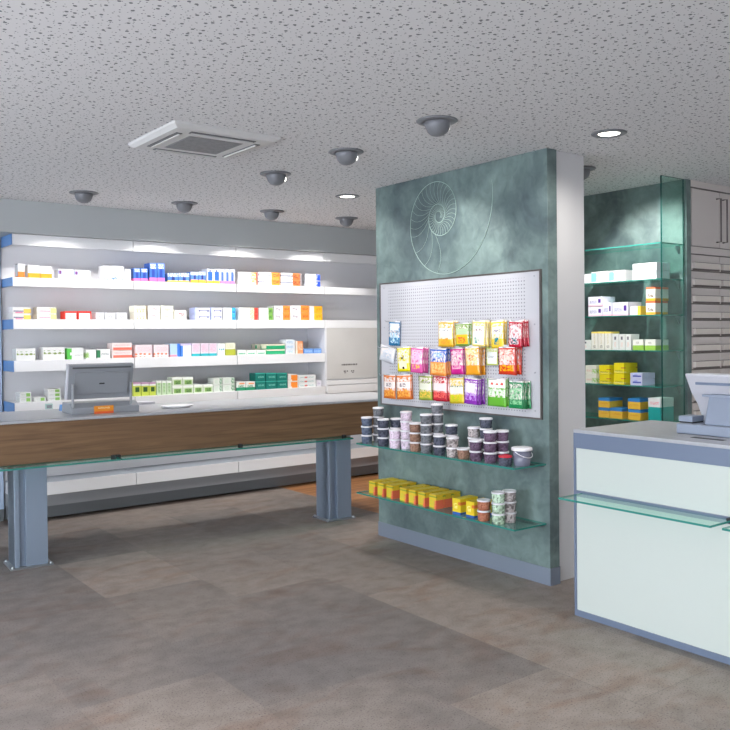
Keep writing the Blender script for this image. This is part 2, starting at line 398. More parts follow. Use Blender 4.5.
for i, (x, y, rz, _) in enumerate(spots):
    o = proto if i == 0 else copy_tree(proto)
    o.location = (x, y, CE); o.rotation_euler = (0, 0, R(rz)); o['label'] = sl[i]
    d = Vector((0, 1, 0)) if rz == 0 else Vector((1, 0, 0))
    down = {0: 2.75}.get(rz, 0.85)
    if i == 7: down = 1.0
    e = {4: 16, 5: 30, 6: 10, 7: 62}.get(i, 27)
    light('spot_beam', 'SPOT', Vector((x, y, CE-0.055)) + d*0.085, e, (1, 0.97, 0.93), d + Vector((0, 0, -down)), spot_size=R(100 if rz == 0 else 84 if i == 7 else 66), spot_blend=0.3 if rz == 0 else 0.6, shadow_soft_size=0.03)

def downlight(x, y, label, e):
    root = thing('recessed_downlight', label, 'downlight', (x, y, CE), 0, 'round recessed downlights')
    MB().lathe([(0.062, 0.0), (0.095, 0.0), (0.097, -0.004), (0.09, -0.008), (0.066, -0.010), (0.058, -0.003)], 32).build('trim_ring', 'spotmetal', root)
    MB().lathe([(0, -0.004), (0.058, -0.004), (0.058, 0), (0, 0)], 24).build('diffuser', 'lampwhite', root)
    light('downlight_beam', 'SPOT', (x, y, CE-0.02), e, (1, 0.95, 0.88), (0, 0, -1), spot_size=R(160), spot_blend=1.0, shadow_soft_size=0.06)
downlight(3.882, 5.343, 'round glowing downlight near the far corner of the green partition', 45)
downlight(3.859, 2.866, 'round glowing downlight above the near end of the partition', 26)
for i, (x, y) in enumerate(((0.6, 0.8), (0.6, 3.4), (-1.2, 5.3), (3.0, 0.3), (-1.2, 1.8), (5.0, 0.9), (5.2, 5.6), (1.3, -1.2))):  # unseen downlights, added to brighten the shop
    downlight(x, y, 'unseen round ceiling downlight added to brighten the shop', 60)

# ceiling cassette air conditioner
root = thing('ceiling_air_conditioner', 'square white ceiling cassette air conditioner with grey centre grille', 'air conditioner', (2.112, 4.262, CE)); root.scale = (0.955, 0.955, 1)
fr = MB(); h = 0.31
outer = [(-h, -h), (h, -h), (h, h), (-h, h)]
fr.prism([(-h, 0), (h, 0), (h-0.03, -0.035), (-h+0.03, -0.035)], 1, -h, -h+0.02)
fr.bm.free(); fr = MB()
def ring(mb, a, b, za, zb, zc, mi=0):
    A = [mb.bm.verts.new((x*a, y*a, za)) for x, y in ((-1,-1),(1,-1),(1,1),(-1,1))]
    B = [mb.bm.verts.new((x*b, y*b, zb)) for x, y in ((-1,-1),(1,-1),(1,1),(-1,1))]
    for i in range(4):
        f = mb.bm.faces.new((A[i], A[(i+1)%4], B[(i+1)%4], B[i])); f.material_index = mi
ring(fr, 0.325, 0.325, 0, -0.012, 0); ring(fr, 0.325, 0.30, -0.012, -0.03, 0); ring(fr, 0.30, 0.17, -0.03, -0.032, 0); ring(fr, 0.17, 0.17, -0.032, 0.0, 0)
fr.build('panel_frame', 'acwhite', root)
g = MB().box(-0.168, 0.168, -0.168, 0.168, -0.033, -0.02)
for i in range(14): g.box(-0.16, 0.16, -0.16+i*0.024, -0.152+i*0.024, -0.036, -0.033)
g.build('intake_grille', noise_mat('grey filter grille', (130, 132, 134), (146, 146, 148), 30), root)
for i in range(4):
    s = MB().box(-0.20, 0.20, 0.225, 0.262, -0.0345, -0.030, 1).box(-0.19, 0.19, 0.232, 0.243, -0.041, -0.0345, 0)
    s.build('air_outlet', ['acwhite', 'screen_dark'], root, rot=(0, 0, i*PI/2))

# ------------------------------------------------------------------ wall shelving
SH = [2.335, 1.991, 1.656, 1.324, 0.988]      # top of each board at the front
FH = [0.085, 0.070, 0.079, 0.087, 0.080]
X0, BAYW = 1.79, 1.0
YFR = 7.0
baylab = ['white shelving bay with blue end caps, leftmost in the lit wall', 'second white shelving bay from left, behind the tilted register display',
          'third white shelving bay, holding teal and orange cartons', 'white shelving bay with closed grey shutter cabinet beside the partition']
for k in range(4):
    a, b = X0 + k*BAYW + 0.004, X0 + (k+1)*BAYW - 0.004
    bay = thing('shelving_bay', baylab[k], 'shelving', (a, YFR, 0), 0, 'white wall shelving bays')
    W = b-a; D = YB - YFR - 0.02
    bx('back_panel', -0.004, W+0.004, D-0.02, D, 0.1, 2.33, 'shelfback', bay)
    n = 5 if k < 3 else 3
    for j in range(n):
        t = SH[j]; s = MB().box(0, W, 0.012, D-0.02, t-FH[j]+0.03, t).build('shelf_board', 'white', bay)
        MB().prism([(0.0, t), (0.016, t), (0.016, t-FH[j]), (0.004, t-FH[j])], 0, 0, W).build('fascia', 'white', s)
        if k == 0:
            MB().box(-0.006, 0.0, 0.0, D-0.03, t-FH[j], t).build('end_cap', 'bluecap', s)
    # low unit
    lo = MB().box(0, W, 0.0, D-0.02, 0.225, 0.322).box(0, W, 0.0, 0.012, 0.322, 0.326).box(0, W, 0.012, D-0.02, 0.322, 0.325, 1).build('low_ledge', ['white', 'ledgetop_shade'], bay)
    bx('low_body', -0.004, W+0.004, 0.05, D-0.02, 0.125, 0.225, 'lowbody', bay)
    bx('plinth', -0.004, W+0.004, 0.12, D-0.02, 0.02, 0.125, 'plinth', bay)
    if k == 3:
        tb = 1.577
        bx('side_panel', -0.003, 0.016, 0.004, D-0.02, 0.93, tb, 'shelfback', bay)
        sh = MB().box(0.016, W, 0.006, 0.03, 1.055, tb).build('shutter', 'shutter', bay)
        tx = MB()
        xx = 0.20
        for wd in (0.012, 0.03, 0.02, 0.034, 0.016, 0.03, 0.02): tx.box(xx, xx+wd, 0.004, 0.0061, 1.192, 1.208); xx += wd+0.006
        for x in (0.225, 0.235, 0.262, 0.318, 0.342): tx.box(x, x+0.016, 0.004, 0.0061, 1.125, 1.140)
        for x in (0.232, 0.330): tx.box(x, x+0.022, 0.004, 0.0061, 1.112, 1.120)
        tx.build('lettering', 'sign_ink', sh)
        bx('lower_rail', 0.01, W, 0.0, 0.03, 1.00, 1.045, 'white', bay)
        bx('lower_drawer', 0.01, W, -0.004, 0.3, 0.915, 0.993, 'white', bay)
        bx('cabinet_body', 0.016, W, 0.03, D-0.02, 0.93, tb, 'shelfback', bay)
MB().box(1.60, 1.775, 7.30, 7.35, 0.1, 2.33).build('x', 'palepost').name = 'shelving_end_panel'
tag(bpy.data.objects['shelving_end_panel'], 'pale blue upright panel at the left end of the lit shelving', 'panel')
bpy.data.objects['shelving_end_panel'].data.transform(Matrix.Identity(4))
p = bpy.data.objects['shelving_end_panel']
MB().box(1.60, 1.775, 7.305, 7.345, 0.0, 0.1).build('plinth', 'plinth', p)

# ------------------------------------------------------------------ cartons
def carton_mesh(w, d, h, m):
    """tuck-end carton: w along x, front at y=0 facing -y"""
    b = MB().box(-w/2, w/2, 0, d, 0, h)
    # tuck flap and glue seam standing proud by half a millimetre
    b.box(-w/2-0.0004, -w/2+0.001, d*0.12, d*0.88, h*0.1, h+0.0003)
    b.box(w/2-0.001, w/2+0.0004, d*0.12, d*0.88, h*0.1, h+0.0003)
    return b
ST = {
 'white_orange': ('white carton with orange foot', (240, 240, 238), [(0, 1, 0, 0.38, (244, 160, 40), 's'), (0.1, 0.9, 0.5, 0.85, (200, 190, 190), 't')]),
 'orange_grey': ('narrow grey white carton with orange foot', (226, 222, 222), [(0, 1, 0, 0.42, (240, 130, 50), 's'), (0.1, 0.9, 0.55, 0.9, (190, 180, 180), 't')]),
 'lilac_band': ('flat white carton with lilac band', (244, 244, 250), [(0, 1, 0.5, 0.82, (190, 200, 240), 's'), (0.03, 0.18, 0.48, 0.85, (120, 70, 130), 's'), (0.1, 0.6, 0.1, 0.3, (200, 205, 220), 't')]),
 'white_bluefoot': ('wide white carton with blue brushstroke foot', (240, 240, 244), [(0.05, 0.95, 0.02, 0.25, (70, 110, 190), 'b'), (0.1, 0.8, 0.75, 0.9, (120, 80, 90), 't'), (0.1, 0.7, 0.5, 0.62, (220, 170, 130), 't')]),
 'blank': ('plain white carton', (240, 240, 244), []),
 'blue_pink': ('blue and white carton with pink foot', (70, 120, 210), [(0, 1, 0, 0.22, (240, 120, 180), 's'), (0.1, 0.9, 0.7, 0.95, (235, 240, 250), 'b'), (0.3, 0.7, 0.25, 0.7, (40, 70, 160), 's')]),
 'blue_yellow': ('low blue carton with yellow foot', (80, 130, 210), [(0, 1, 0, 0.22, (248, 210, 90), 's'), (0.0, 1, 0.6, 1, (225, 232, 245), 'b'), (0.35, 0.65, 0.22, 0.6, (30, 50, 120), 's')]),
 'blue_orange': ('blue carton with orange foot', (80, 130, 210), [(0, 1, 0, 0.3, (246, 170, 60), 's'), (0.0, 1, 0.7, 1, (225, 232, 245), 'b'), (0.35, 0.65, 0.35, 0.7, (40, 50, 120), 's')]),
 'tallblue_yellow': ('tall blue bottle-print carton with yellow foot', (236, 240, 250), [(0, 1, 0, 0.2, (248, 200, 70), 's'), (0.15, 0.85, 0.2, 0.8, (40, 100, 200), 's'), (0.4, 0.6, 0.8, 0.95, (40, 60, 120), 's')]),
 'tallblue_pink': ('tall blue bottle-print carton with pink foot', (228, 232, 250), [(0, 1, 0, 0.2, (240, 140, 190), 's'), (0.2, 0.7, 0.2, 0.8, (70, 110, 220), 's')]),
 'white_orangeend': ('white carton with orange right end', (244, 242, 238), [(0.68, 0.93, 0, 1, (246, 176, 70), 'b'), (0.93, 1.1, 0, 1, (214, 90, 70), 's'), (0.1, 0.6, 0.3, 0.45, (230, 200, 180), 't')]),
 'grey_orangeend': ('white carton with grey line and orange end', (240, 240, 244), [(0.0, 0.58, 0.45, 0.62, (130, 134, 150), 's'), (0.6, 1.1, 0, 1, (240, 150, 60), 's'), (0.6, 1.1, 0.3, 0.8, (190, 90, 40), 'b')]),
 'grey_brownend': ('white carton with grey line and brown end', (240, 240, 244), [(0.0, 0.55, 0.45, 0.62, (120, 124, 140), 's'), (0.55, 0.9, 0, 1, (220, 130, 70), 's'), (0.55, 0.9, 0.2, 0.8, (150, 70, 40), 'b'), (0.9, 1.1, 0, 1, (150, 144, 146), 's')]),
 'white_blueend': ('white carton with royal blue right end', (244, 244, 248), [(0.72, 1.1, 0.05, 1, (40, 80, 200), 'b'), (0.82, 1.1, 0, 0.9, (40, 80, 200), 's'), (0.5, 0.7, 0.3, 0.5, (230, 190, 190), 't')]),
 'arc_yellow': ('white carton with dark arc and yellow end', (242, 240, 238), [(0.05, 0.9, 0.25, 0.42, (100, 90, 130), 's'), (0.6, 1.1, 0.0, 0.7, (246, 206, 100), 's'), (0.15, 0.55, 0.0, 0.2, (230, 140, 170), 's')]),
 'pink_yellow': ('pale carton with pink and yellow arc', (246, 244, 240), [(0.1, 0.9, 0.25, 0.42, (236, 150, 170), 's'), (0.7, 1.1, 0.0, 0.8, (250, 240, 140), 's'), (0.6, 0.9, 0.7, 0.9, (150, 150, 120), 't')]),
 'red_frame': ('white carton framed in bright red', (244, 244, 244), [(0, 1.1, 0.76, 1.1, (226, 60, 50), 's'), (-.1, 0.08, 0, 1, (226, 60, 50), 's'), (0.9, 1.1, 0, 1, (226, 60, 50), 's'), (0.3, 0.85, 0.3, 0.5, (226, 80, 70), 't')]),
 'grey_print': ('low white carton with grey print', (236, 236, 240), [(0.15, 0.75, 0.25, 0.65, (120, 120, 130), 't')]),
 'cream_swoosh': ('cream carton with red and green swoosh', (248, 244, 226), [(0.1, 0.9, 0.35, 0.6, (220, 110, 90), 't'), (0.2, 0.9, 0.1, 0.3, (160, 190, 110), 'w'), (0.94, 1.1, 0, 1, (170, 150, 110), 's')]),
 'cream_dots': ('cream white carton with small red motif', (246, 242, 236), [(0.3, 0.8, 0.3, 0.7, (226, 120, 130), 'b'), (0.1, 0.4, 0.7, 0.85, (200, 200, 160), 't')]),
 'cream_green': ('cream white carton with small green motif', (248, 246, 228), [(0.3, 0.7, 0.3, 0.6, (180, 200, 120), 'b'), (0.1, 0.8, 0.75, 0.85, (200, 190, 160), 't')]),
 'blue_arc': ('white carton with dark blue arc lines', (232, 234, 246), [(0.25, 0.95, 0.35, 0.6, (84, 90, 140), 's'), (0.35, 0.8, 0.35, 0.5, (232, 234, 246), 's'), (-0.1, 0.12, 0, 1, (190, 200, 240), 's')]),
 'cyan_end': ('white carton with bright cyan right end', (240, 242, 248), [(0.7, 1.1, 0, 1, (60, 170, 230), 's'), (0.75, 0.95, 0.1, 0.5, (50, 110, 200), 'b'), (0.1, 0.6, 0.45, 0.6, (150, 150, 170), 't')]),
 'redgreen_end': ('white carton with yellow and red end', (244, 244, 240), [(0.58, 0.8, 0, 1, (214, 206, 110), 'b'), (0.8, 1.1, 0, 1, (214, 70, 60), 's')]),
 'green_end': ('white carton with green right end', (244, 244, 242), [(0.68, 1.1, 0.0, 1, (120, 170, 80), 's'), (0.7, 0.9, 0.3, 0.7, (60, 110, 60), 'b')]),
 'grey_orangebox': ('white carton with grey marks and orange half', (238, 236, 238), [(0.1, 0.45, 0.3, 0.7, (160, 150, 160), 'b'), (0.55, 1.1, 0, 1, (244, 140, 60), 's'), (0.65, 0.95, 0.3, 0.7, (214, 90, 40), 'b')]),
 'amber_end': ('white carton with amber orange half', (242, 236, 232), [(0.35, 1.1, 0.0, 1, (250, 176, 40), 's'), (0.5, 0.9, 0.4, 0.7, (240, 130, 30), 'b')]),
 'olive_checks': ('white carton with row of olive marks', (240, 240, 238), [(0.03, 0.97, 0.38, 0.75, (120, 150, 80), 'd'), (0.03, 0.97, 0.45, 0.55, (150, 160, 90), 't')]),
 'leaf_left': ('white carton with bright green leaf edge', (242, 244, 242), [(-.1, 0.28, 0, 0.95, (90, 190, 80), 's'), (0.18, 0.28, 0.35, 0.6, (242, 244, 242), 's'), (0.45, 0.95, 0.3, 0.4, (180, 180, 180), 't')]),
 'leaf_pale': ('white carton with olive leaf edge', (242, 244, 242), [(-.1, 0.32, 0.1, 0.7, (150, 190, 110), 'b'), (-.1, 0.18, 0.2, 0.6, (150, 190, 110), 's')]),
 'leaf_dark': ('white carton with dark green leaf edge', (240, 242, 240), [(-.1, 0.25, 0.1, 0.9, (50, 120, 80), 's'), (0.3, 0.9, 0.35, 0.6, (90, 100, 110), 't')]),
 'red_band': ('pinkish carton with coral red bands', (240, 222, 220), [(0.05, 1.1, 0.05, 0.4, (226, 110, 90), 's'), (0.1, 0.9, 0.6, 0.8, (210, 160, 160), 't')]),
 'pink_orange': ('pinkish white carton with orange spotted foot', (240, 226, 230), [(0, 1, 0.05, 0.35, (236, 130, 90), 'd'), (0.1, 0.9, 0.45, 0.85, (224, 180, 190), 't'), (0.94, 1.1, 0, 1, (150, 120, 130), 's')]),
 'light_blue': ('pale blue carton with royal blue edge', (190, 220, 246), [(0.72, 1.1, 0, 1, (60, 120, 220), 's'), (0, 0.7, 0, 0.15, (240, 150, 170), 's')]),
 'white_blueleft': ('white carton with blue left edge', (238, 240, 248), [(-.1, 0.22, 0, 1, (70, 130, 220), 's'), (0, 1, 0.85, 1.1, (200, 190, 230), 's')]),
 'pink_teal': ('pink printed carton with teal foot', (234, 222, 234), [(0, 1.1, 0, 0.2, (40, 170, 180), 's'), (0.1, 0.9, 0.3, 0.9, (226, 150, 180), 't')]),
 'teal_dots': ('white carton with two teal dots', (240, 244, 246), [(0.15, 0.9, 0.4, 0.6, (60, 160, 170), 'd')]),
 'olive_foot': ('pale carton with olive green foot', (232, 232, 210), [(0, 1.1, 0, 0.5, (170, 176, 60), 's'), (0.1, 0.8, 0.6, 0.9, (200, 200, 170), 't')]),
 'green_text': ('flat white carton with green print', (238, 244, 236), [(0.1, 0.9, 0.15, 0.5, (60, 160, 120), 't'), (0.12, 0.85, 0.2, 0.35, (60, 160, 120), 's')]),
 'green_foot': ('flat cream carton with green body', (238, 236, 210), [(0, 1.1, 0, 0.7, (40, 160, 110), 's')]),
 'cream_top': ('flat cream carton with teal tip', (238, 232, 214), [(0.0, 0.15, 0.1, 0.8, (60, 150, 110), 's'), (0.2, 0.8, 0.3, 0.6, (210, 190, 160), 't')]),
 'white_stack': ('thin white carton with blue print', (232, 238, 246), [(0.1, 0.8, 0.2, 0.7, (110, 160, 200), 't')]),
 'orange_small': ('small pale orange carton', (244, 160, 110), [(-.1, 0.2, 0, 1, (244, 226, 210), 's'), (0.3, 0.9, 0.3, 0.8, (240, 200, 170), 'b')]),
 'blue_flat': ('flat light blue carton', (120, 166, 232), [(0.1, 0.9, 0.3, 0.6, (180, 206, 246), 't')]),
 'green_dot': ('small white carton with green dot', (232, 234, 232), [(0.55, 0.9, 0.15, 0.85, (130, 180, 90), 's'), (0.1, 0.5, 0.4, 0.7, (170, 180, 170), 't')]),
 'lime': ('lime green carton with dark leaf', (206, 220, 90), [(0.25, 0.8, 0.3, 0.65, (50, 90, 40), 's'), (0, 1.1, 0.75, 0.88, (226, 226, 220), 's'), (0, 1.1, 0.88, 1.1, (190, 150, 180), 's')]),
 'pale_green': ('tall pale green carton', (206, 228, 192), [(0.3, 0.7, 0.15, 0.85, (130, 180, 110), 'b'), (0, 1.1, 0.85, 1.1, (236, 240, 232), 's')]),
 'leaf_square': ('white carton with dark green leaf square', (222, 234, 210), [(0.15, 0.85, 0.12, 0.62, (130, 170, 90), 's'), (0.3, 0.75, 0.15, 0.55, (50, 90, 50), 'b'), (0, 1.1, 0.75, 1.1, (236, 240, 232), 's')]),
 'green_sides': ('white carton with green side strip', (228, 234, 226), [(0.7, 1.1, 0.05, 0.95, (70, 140, 90), 'b'), (0.15, 0.5, 0.2, 0.8, (190, 210, 190), 't')]),
 'orange_arc_green': ('white carton with orange arc and green foot', (240, 240, 236), [(0, 1.1, 0, 0.35, (30, 140, 100), 's'), (0.2, 0.8, 0.35, 0.6, (40, 140, 100), 'b'), (0.3, 0.9, 0.7, 0.85, (240, 150, 90), 's')]),
 'teal': ('dark teal carton with pale print', (20, 124, 112), [(0.25, 0.85, 0.4, 0.62, (150, 214, 200), 't'), (0, 1.1, 0.9, 1.1, (60, 170, 156), 's')]),
 'orange_disc': ('white carton with orange disc', (240, 232, 226), [(0.3, 0.95, 0.0, 0.85, (244, 140, 50), 's'), (0.3, 0.4, 0.0, 0.2, (240, 232, 226), 's')]),
 'teal_line': ('slim white carton with teal line', (236, 238, 238), [(0.1, 0.9, 0.3, 0.55, (80, 150, 150), 't'), (0.35, 0.5, 0.2, 0.6, (214, 110, 100), 's')]),
 'white_round': ('small white carton beside the shutter', (228, 226, 234), [(0.2, 0.8, 0.3, 0.6, (170, 150, 180), 't')]),
 # glass niche
 'cyan_fade': ('white carton with cyan left print', (246, 246, 248), [(-.1, 0.3, 0.1, 0.9, (130, 214, 230), 's'), (0.3, 0.55, 0.2, 0.8, (130, 214, 230), 't')]),
 'bluepink_text': ('long white carton with fine cyan print', (244, 246, 250), [(0.05, 0.95, 0.3, 0.7, (150, 190, 220), 't')]),
 'violet_print': ('white carton with violet print', (236, 236, 250), [(0.1, 0.6, 0.3, 0.6, (120, 120, 170), 't'), (0.72, 0.9, 0.35, 0.75, (80, 40, 140), 's'), (0, 1, 0, 0.12, (240, 190, 210), 's')]),
 'yellow_edge': ('small white carton with yellow end', (244, 240, 240), [(0.72, 1.1, 0, 1, (250, 214, 80), 's')]),
 'orange_w': ('orange white carton', (246, 240, 232), [(0, 1.1, 0, 0.18, (246, 176, 60), 's'), (0, 1.1, 0.85, 1.1, (244, 120, 80), 's'), (0.2, 0.8, 0.25, 0.5, (110, 90, 80), 'b')]),
 'yellow_cap': ('upright white carton with yellow top', (240, 240, 232), [(0, 1.1, 0.9, 1.1, (240, 220, 110), 's'), (0.4, 0.6, 0.3, 0.9, (200, 190, 150), 't'), (0.3, 0.7, 0.1, 0.25, (80, 80, 70), 't')]),
 'grey_white': ('upright white carton with grey marks', (232, 236, 234), [(0.3, 0.6, 0.65, 0.85, (90, 90, 100), 's'), (0.3, 0.6, 0.2, 0.5, (230, 190, 180), 't')]),
 'green_half': ('white carton with green lower half', (238, 240, 232), [(0, 1.1, 0, 0.45, (150, 196, 80), 's'), (0.3, 0.6, 0.6, 0.8, (130, 130, 120), 't')]),
 'white_green': ('white carton with green right edge', (236, 238, 226), [(0.6, 1.1, 0.1, 0.6, (140, 190, 80), 'b'), (0.1, 0.6, 0.3, 0.5, (220, 170, 150), 't')]),
 'yellow': ('bright yellow carton', (244, 226, 20), [(0.1, 0.9, 0.2, 0.34, (120, 120, 60), 't'), (0, 1, 0.1, 0.2, (240, 240, 200), 't'), (0.7, 1, 0.5, 0.6, (200, 120, 60), 's')]),
 'lilac_blue': ('lilac white carton with blue print', (206, 210, 240), [(0.2, 0.9, 0.35, 0.6, (70, 80, 170), 's'), (0.3, 0.6, 0.6, 0.9, (150, 160, 220), 'b')]),
 'blue_over_yellow': ('yellow carton with blue top', (248, 200, 70), [(-.1, 1.1, 0.7, 1.1, (50, 130, 200), 's'), (0.2, 0.9, 0.35, 0.5, (220, 150, 50), 't')]),
 'teal_foot': ('white carton with teal lower half', (240, 240, 242), [(-.1, 1.1, 0, 0.62, (30, 160, 156), 's'), (0.15, 0.85, 0.72, 0.85, (230, 130, 140), 't')]),
 'herb_yellow': ('yellow herb tin box', (240, 204, 50), [(0.72, 1.1, 0, 0.62, (232, 110, 80), 's'), (0.0, 0.7, 0, 0.1, (150, 170, 60), 's'), (0.12, 0.88, 0.2, 0.62, (206, 200, 70), 'b'), (0.0, 1.0, 0.80, 0.90, (150, 160, 50), 's')]),
 'yellow_blue': ('yellow box with blue corner', (244, 214, 40), [(0.0, 1.1, 0.0, 0.14, (40, 90, 180), 's'), (0.15, 0.6, 0.35, 0.7, (250, 240, 160), 'b'), (0.7, 1.1, 0.6, 0.8, (220, 120, 50), 's')]),
}
SM = {k: printed(k.replace('_', ' ') + ' print', v[1], v[2]) for k, v in ST.items()}
cache = {}
def carton(style, w, d, h, loc, rz, label, group, name='medicine_carton', cat='carton'):
    key = (style, round(w, 3), round(d, 3), round(h, 3))
    if key not in cache:
        o = carton_mesh(w, d, h, None).build(name, SM[style], bevel=0.0012); cache[key] = o
    else:
        o = cache[key].copy(); COL.objects.link(o)
    o.location = loc; o.rotation_euler = (0, 0, rz); tag(o, label, cat, group); return o

used_labels = {}
def place_row(entries, ztop, shelfname, plane, axis, depth, group, gapz=0.0005):
    """entries: (u0, u1, vtop, style, stacked); cartons stand with fronts in the given plane"""
    tot = {}
    for e in entries: tot[e[3]] = tot.get(e[3], 0) + 1
    cnt = {}
    for (u0, u1, vt, st, n) in entries:
        A = on(u0, vt, axis, plane); B = on(u1, vt, axis, plane)
        H = max(0.02, (A.z+B.z)/2 - ztop); h = H/n
        cnt[st] = cnt.get(st, 0) + 1
        for k in range(n):
            lv = '' if n == 1 else (('lower ' if k == 0 else 'upper ') if n == 2 else ('bottom ', 'middle ', 'top ')[k])
            pos = '' if tot[st] == 1 else ', %s from left' % ORD[cnt[st]] if tot[st] < 14 else ''
            lab = '%s%s%s, %s' % (lv, ST[st][0], pos + (' stack' if n > 1 and pos else ''), shelfname)
            jit = rnd.uniform(-1.5, 1.5)
            if axis == 1:
                w = (B.x-A.x) - 0.003; loc = ((A.x+B.x)/2, plane + rnd.uniform(0, 0.004), ztop + k*(h+gapz)); rz = R(jit)
            else:
                w = (A.y-B.y) - 0.003; loc = (plane + rnd.uniform(0, 0.004), (A.y+B.y)/2, ztop + k*(h+gapz)); rz = R(-90+jit)
            dd = min(depth, 0.16 if w > 0.06 else 0.1)
            carton(st, w, dd, h-0.0015, loc, rz, lab, group)

row1 = [(18,25,263.4,'orange_grey',1),(28,40,265,'white_orange',1),(40.3,52,266,'white_orange',1),(58.5,74,269,'lilac_band',1),(74.6,90.5,270,'lilac_band',1),
 (103,124,265.7,'white_bluefoot',1),(124.5,131,269,'blank',1),(133.5,140.5,268,'blue_pink',1),(140.8,148,268,'blue_pink',1),(149.5,157,263,'blue_pink',1),(157.2,164.8,263,'blue_pink',1),
 (168,178.5,273,'blue_yellow',1),(179,189.5,273,'blue_yellow',1),(191,198.5,271.7,'blue_orange',1),(199,206,271.7,'blue_orange',1),(207,213.5,268.7,'tallblue_yellow',1),(213.8,220,268.7,'tallblue_yellow',1),
 (220.3,225,269,'tallblue_pink',1),(225.2,230,269,'tallblue_pink',1),(230.2,235,269,'tallblue_pink',1),
 (238,257.5,272,'white_orangeend',2),(258.5,280,272.2,'grey_orangeend',2),(281,302,273,'grey_brownend',2),(305,320.5,274,'white_blueend',2)]
row2 = [(12.5,31,307,'arc_yellow',2),(37,56.5,307,'pink_yellow',2),(64.5,77.6,311,'red_frame',1),(78,91.6,311,'red_frame',1),(96,104.5,312.5,'grey_print',1),(105.5,115.5,312.5,'grey_print',1),(116.5,127,312.5,'grey_print',1),
 (134.5,146.7,305.6,'cream_swoosh',2),(148,160,305.6,'cream_dots',2),(160.8,173.4,305.6,'cream_green',2),(174.5,186.7,310,'cream_dots',1),
 (195,210,307.6,'blue_arc',2),(211,222,307.6,'blue_arc',2),(223,235.5,307.6,'cyan_end',2),(239,258,307.6,'redgreen_end',2),(259,273,307.8,'green_end',2),(274,290,305.6,'grey_orangebox',2),(290.5,309,305.4,'grey_orangebox',2),(309.5,322.5,306,'amber_end',2)]
row3 = [(16,35.7,348.4,'olive_checks',1),(43,65,347,'olive_checks',1),(67,83.6,347.6,'leaf_left',1),(86,96.2,349.4,'leaf_pale',1),(97,110.5,349,'leaf_dark',1),(112,132.2,342.8,'red_band',2),
 (135.4,153,344.6,'pink_orange',1),(153.6,169.4,344.6,'pink_orange',1),(170,180,343.5,'light_blue',1),(180.6,191.6,343.5,'white_blueleft',1),(192,200.2,343,'pink_teal',1),(200.6,208.8,343,'pink_teal',1),(209.2,217,343,'pink_teal',1),
 (217.4,225,343.5,'teal_dots',1),(225.3,235.6,342.8,'olive_foot',1),
 (237.5,246.5,350,'green_text',1),(247,256.3,350,'green_text',1),(256.8,266,350,'green_text',1),(266.8,285,344,'green_foot',2),(285.8,295,339.5,'white_stack',3),(296,303.4,341,'orange_small',1),(304,313,348.4,'blue_flat',1),(313.5,321.5,348.4,'blue_flat',1)]
row4 = [(19.6,31.6,392.5,'green_dot',2),(34,46,397,'green_dot',1),(48,61,389,'green_dot',3),(76,92,394,'blank',1),(97,113,393,'blank',1),
 (133.5,141,382.3,'lime',1),(141.3,149,382.3,'lime',1),(149.3,156,382.3,'lime',1),(156.6,161.5,380.8,'pale_green',1),(161.8,166.6,380.8,'pale_green',1),(166.9,171.8,380.8,'pale_green',1),
 (172.3,182.6,377,'leaf_square',2),(183,193.4,377,'leaf_square',2),(193.8,203,384.5,'leaf_square',1),(203.4,213,384.5,'leaf_square',1),(213.4,222.2,378,'green_sides',2),(222.5,234.8,377.4,'green_sides',2),
 (236.6,245.5,381.5,'orange_arc_green',1),(245.8,255,381.5,'orange_arc_green',1),(255.5,265.5,373,'teal',2),(266,276.6,373,'teal',2),(277,287.4,373,'teal',2),(288,298,374,'orange_disc',2),(298.4,316,375,'teal_line',3),(316.5,321.8,380,'white_round',1)]
names = ['top stocked shelf', 'second stocked shelf', 'third stocked shelf', 'lowest stocked shelf']
for i, r in enumerate((row1, row2, row3, row4)):
    place_row(r, SH[i+1]+0.0005, names[i], 7.035, 1, 0.12, 'cartons on the ' + names[i])
# second layer standing behind the flat green cartons
place_row([(255.5,265.5,344,'cream_top',2),(237.5,254,345,'green_text',1)][:1], SH[3]+0.0005, 'behind the flat green-print cartons', 7.17, 1, 0.08, 'cartons on the third stocked shelf')

# ------------------------------------------------------------------ glass shelf niche on the right
NX = 5.47
struct(bx('wall_niche', NX, NX+0.055, 3.405, 5.6, 0, CE, 'plaster'), 'green polished plaster wall behind the glass shelves')
GZ = [2.13, 1.877, 1.625, 1.371, 1.118, 0.865]
def glass_sheet(name, x0, x1, y0, y1, z0, z1, label, cat, group=None, em='edge', pane='glass'):
    """sheet with separate edge faces"""
    mb = MB(); mb.box(x0, x1, y0, y1, z0, z1)
    mb.bm.faces.ensure_lookup_table()
    dims = [abs(x1-x0), abs(y1-y0), abs(z1-z0)]; ax = dims.index(min(dims))
    mb.bm.normal_update()
    for f in mb.bm.faces: f.material_index = 0 if abs(f.normal[ax]) > 0.9 else 1
    o = mb.build(name, [pane, em]); return tag(o, label, cat, group)
gl = ['topmost', 'second', 'third', 'fourth', 'fifth', 'lowest']
for i, z in enumerate(GZ):
    o = glass_sheet('glass_shelf', 5.19, NX-0.001, 3.432, 4.9, z-0.008, z, '%s glass shelf against the green plaster niche' % gl[i] + (', empty' if i == 0 else ''), 'shelf', 'glass shelves of the niche')
    for yy in (3.46, 4.35): MB().prism([(NX-0.002, z-0.009), (NX-0.05, z-0.009), (NX-0.002, z-0.07)], 1, yy, yy+0.008).build('bracket', 'steel', o)
glass_sheet('glass_side_pane', 5.185, 5.455, 3.415, 3.427, 0.0, CE-0.002, 'full height green tinted glass pane closing the shelf niche', 'glass pane', em='edgedark', pane='paneglass')
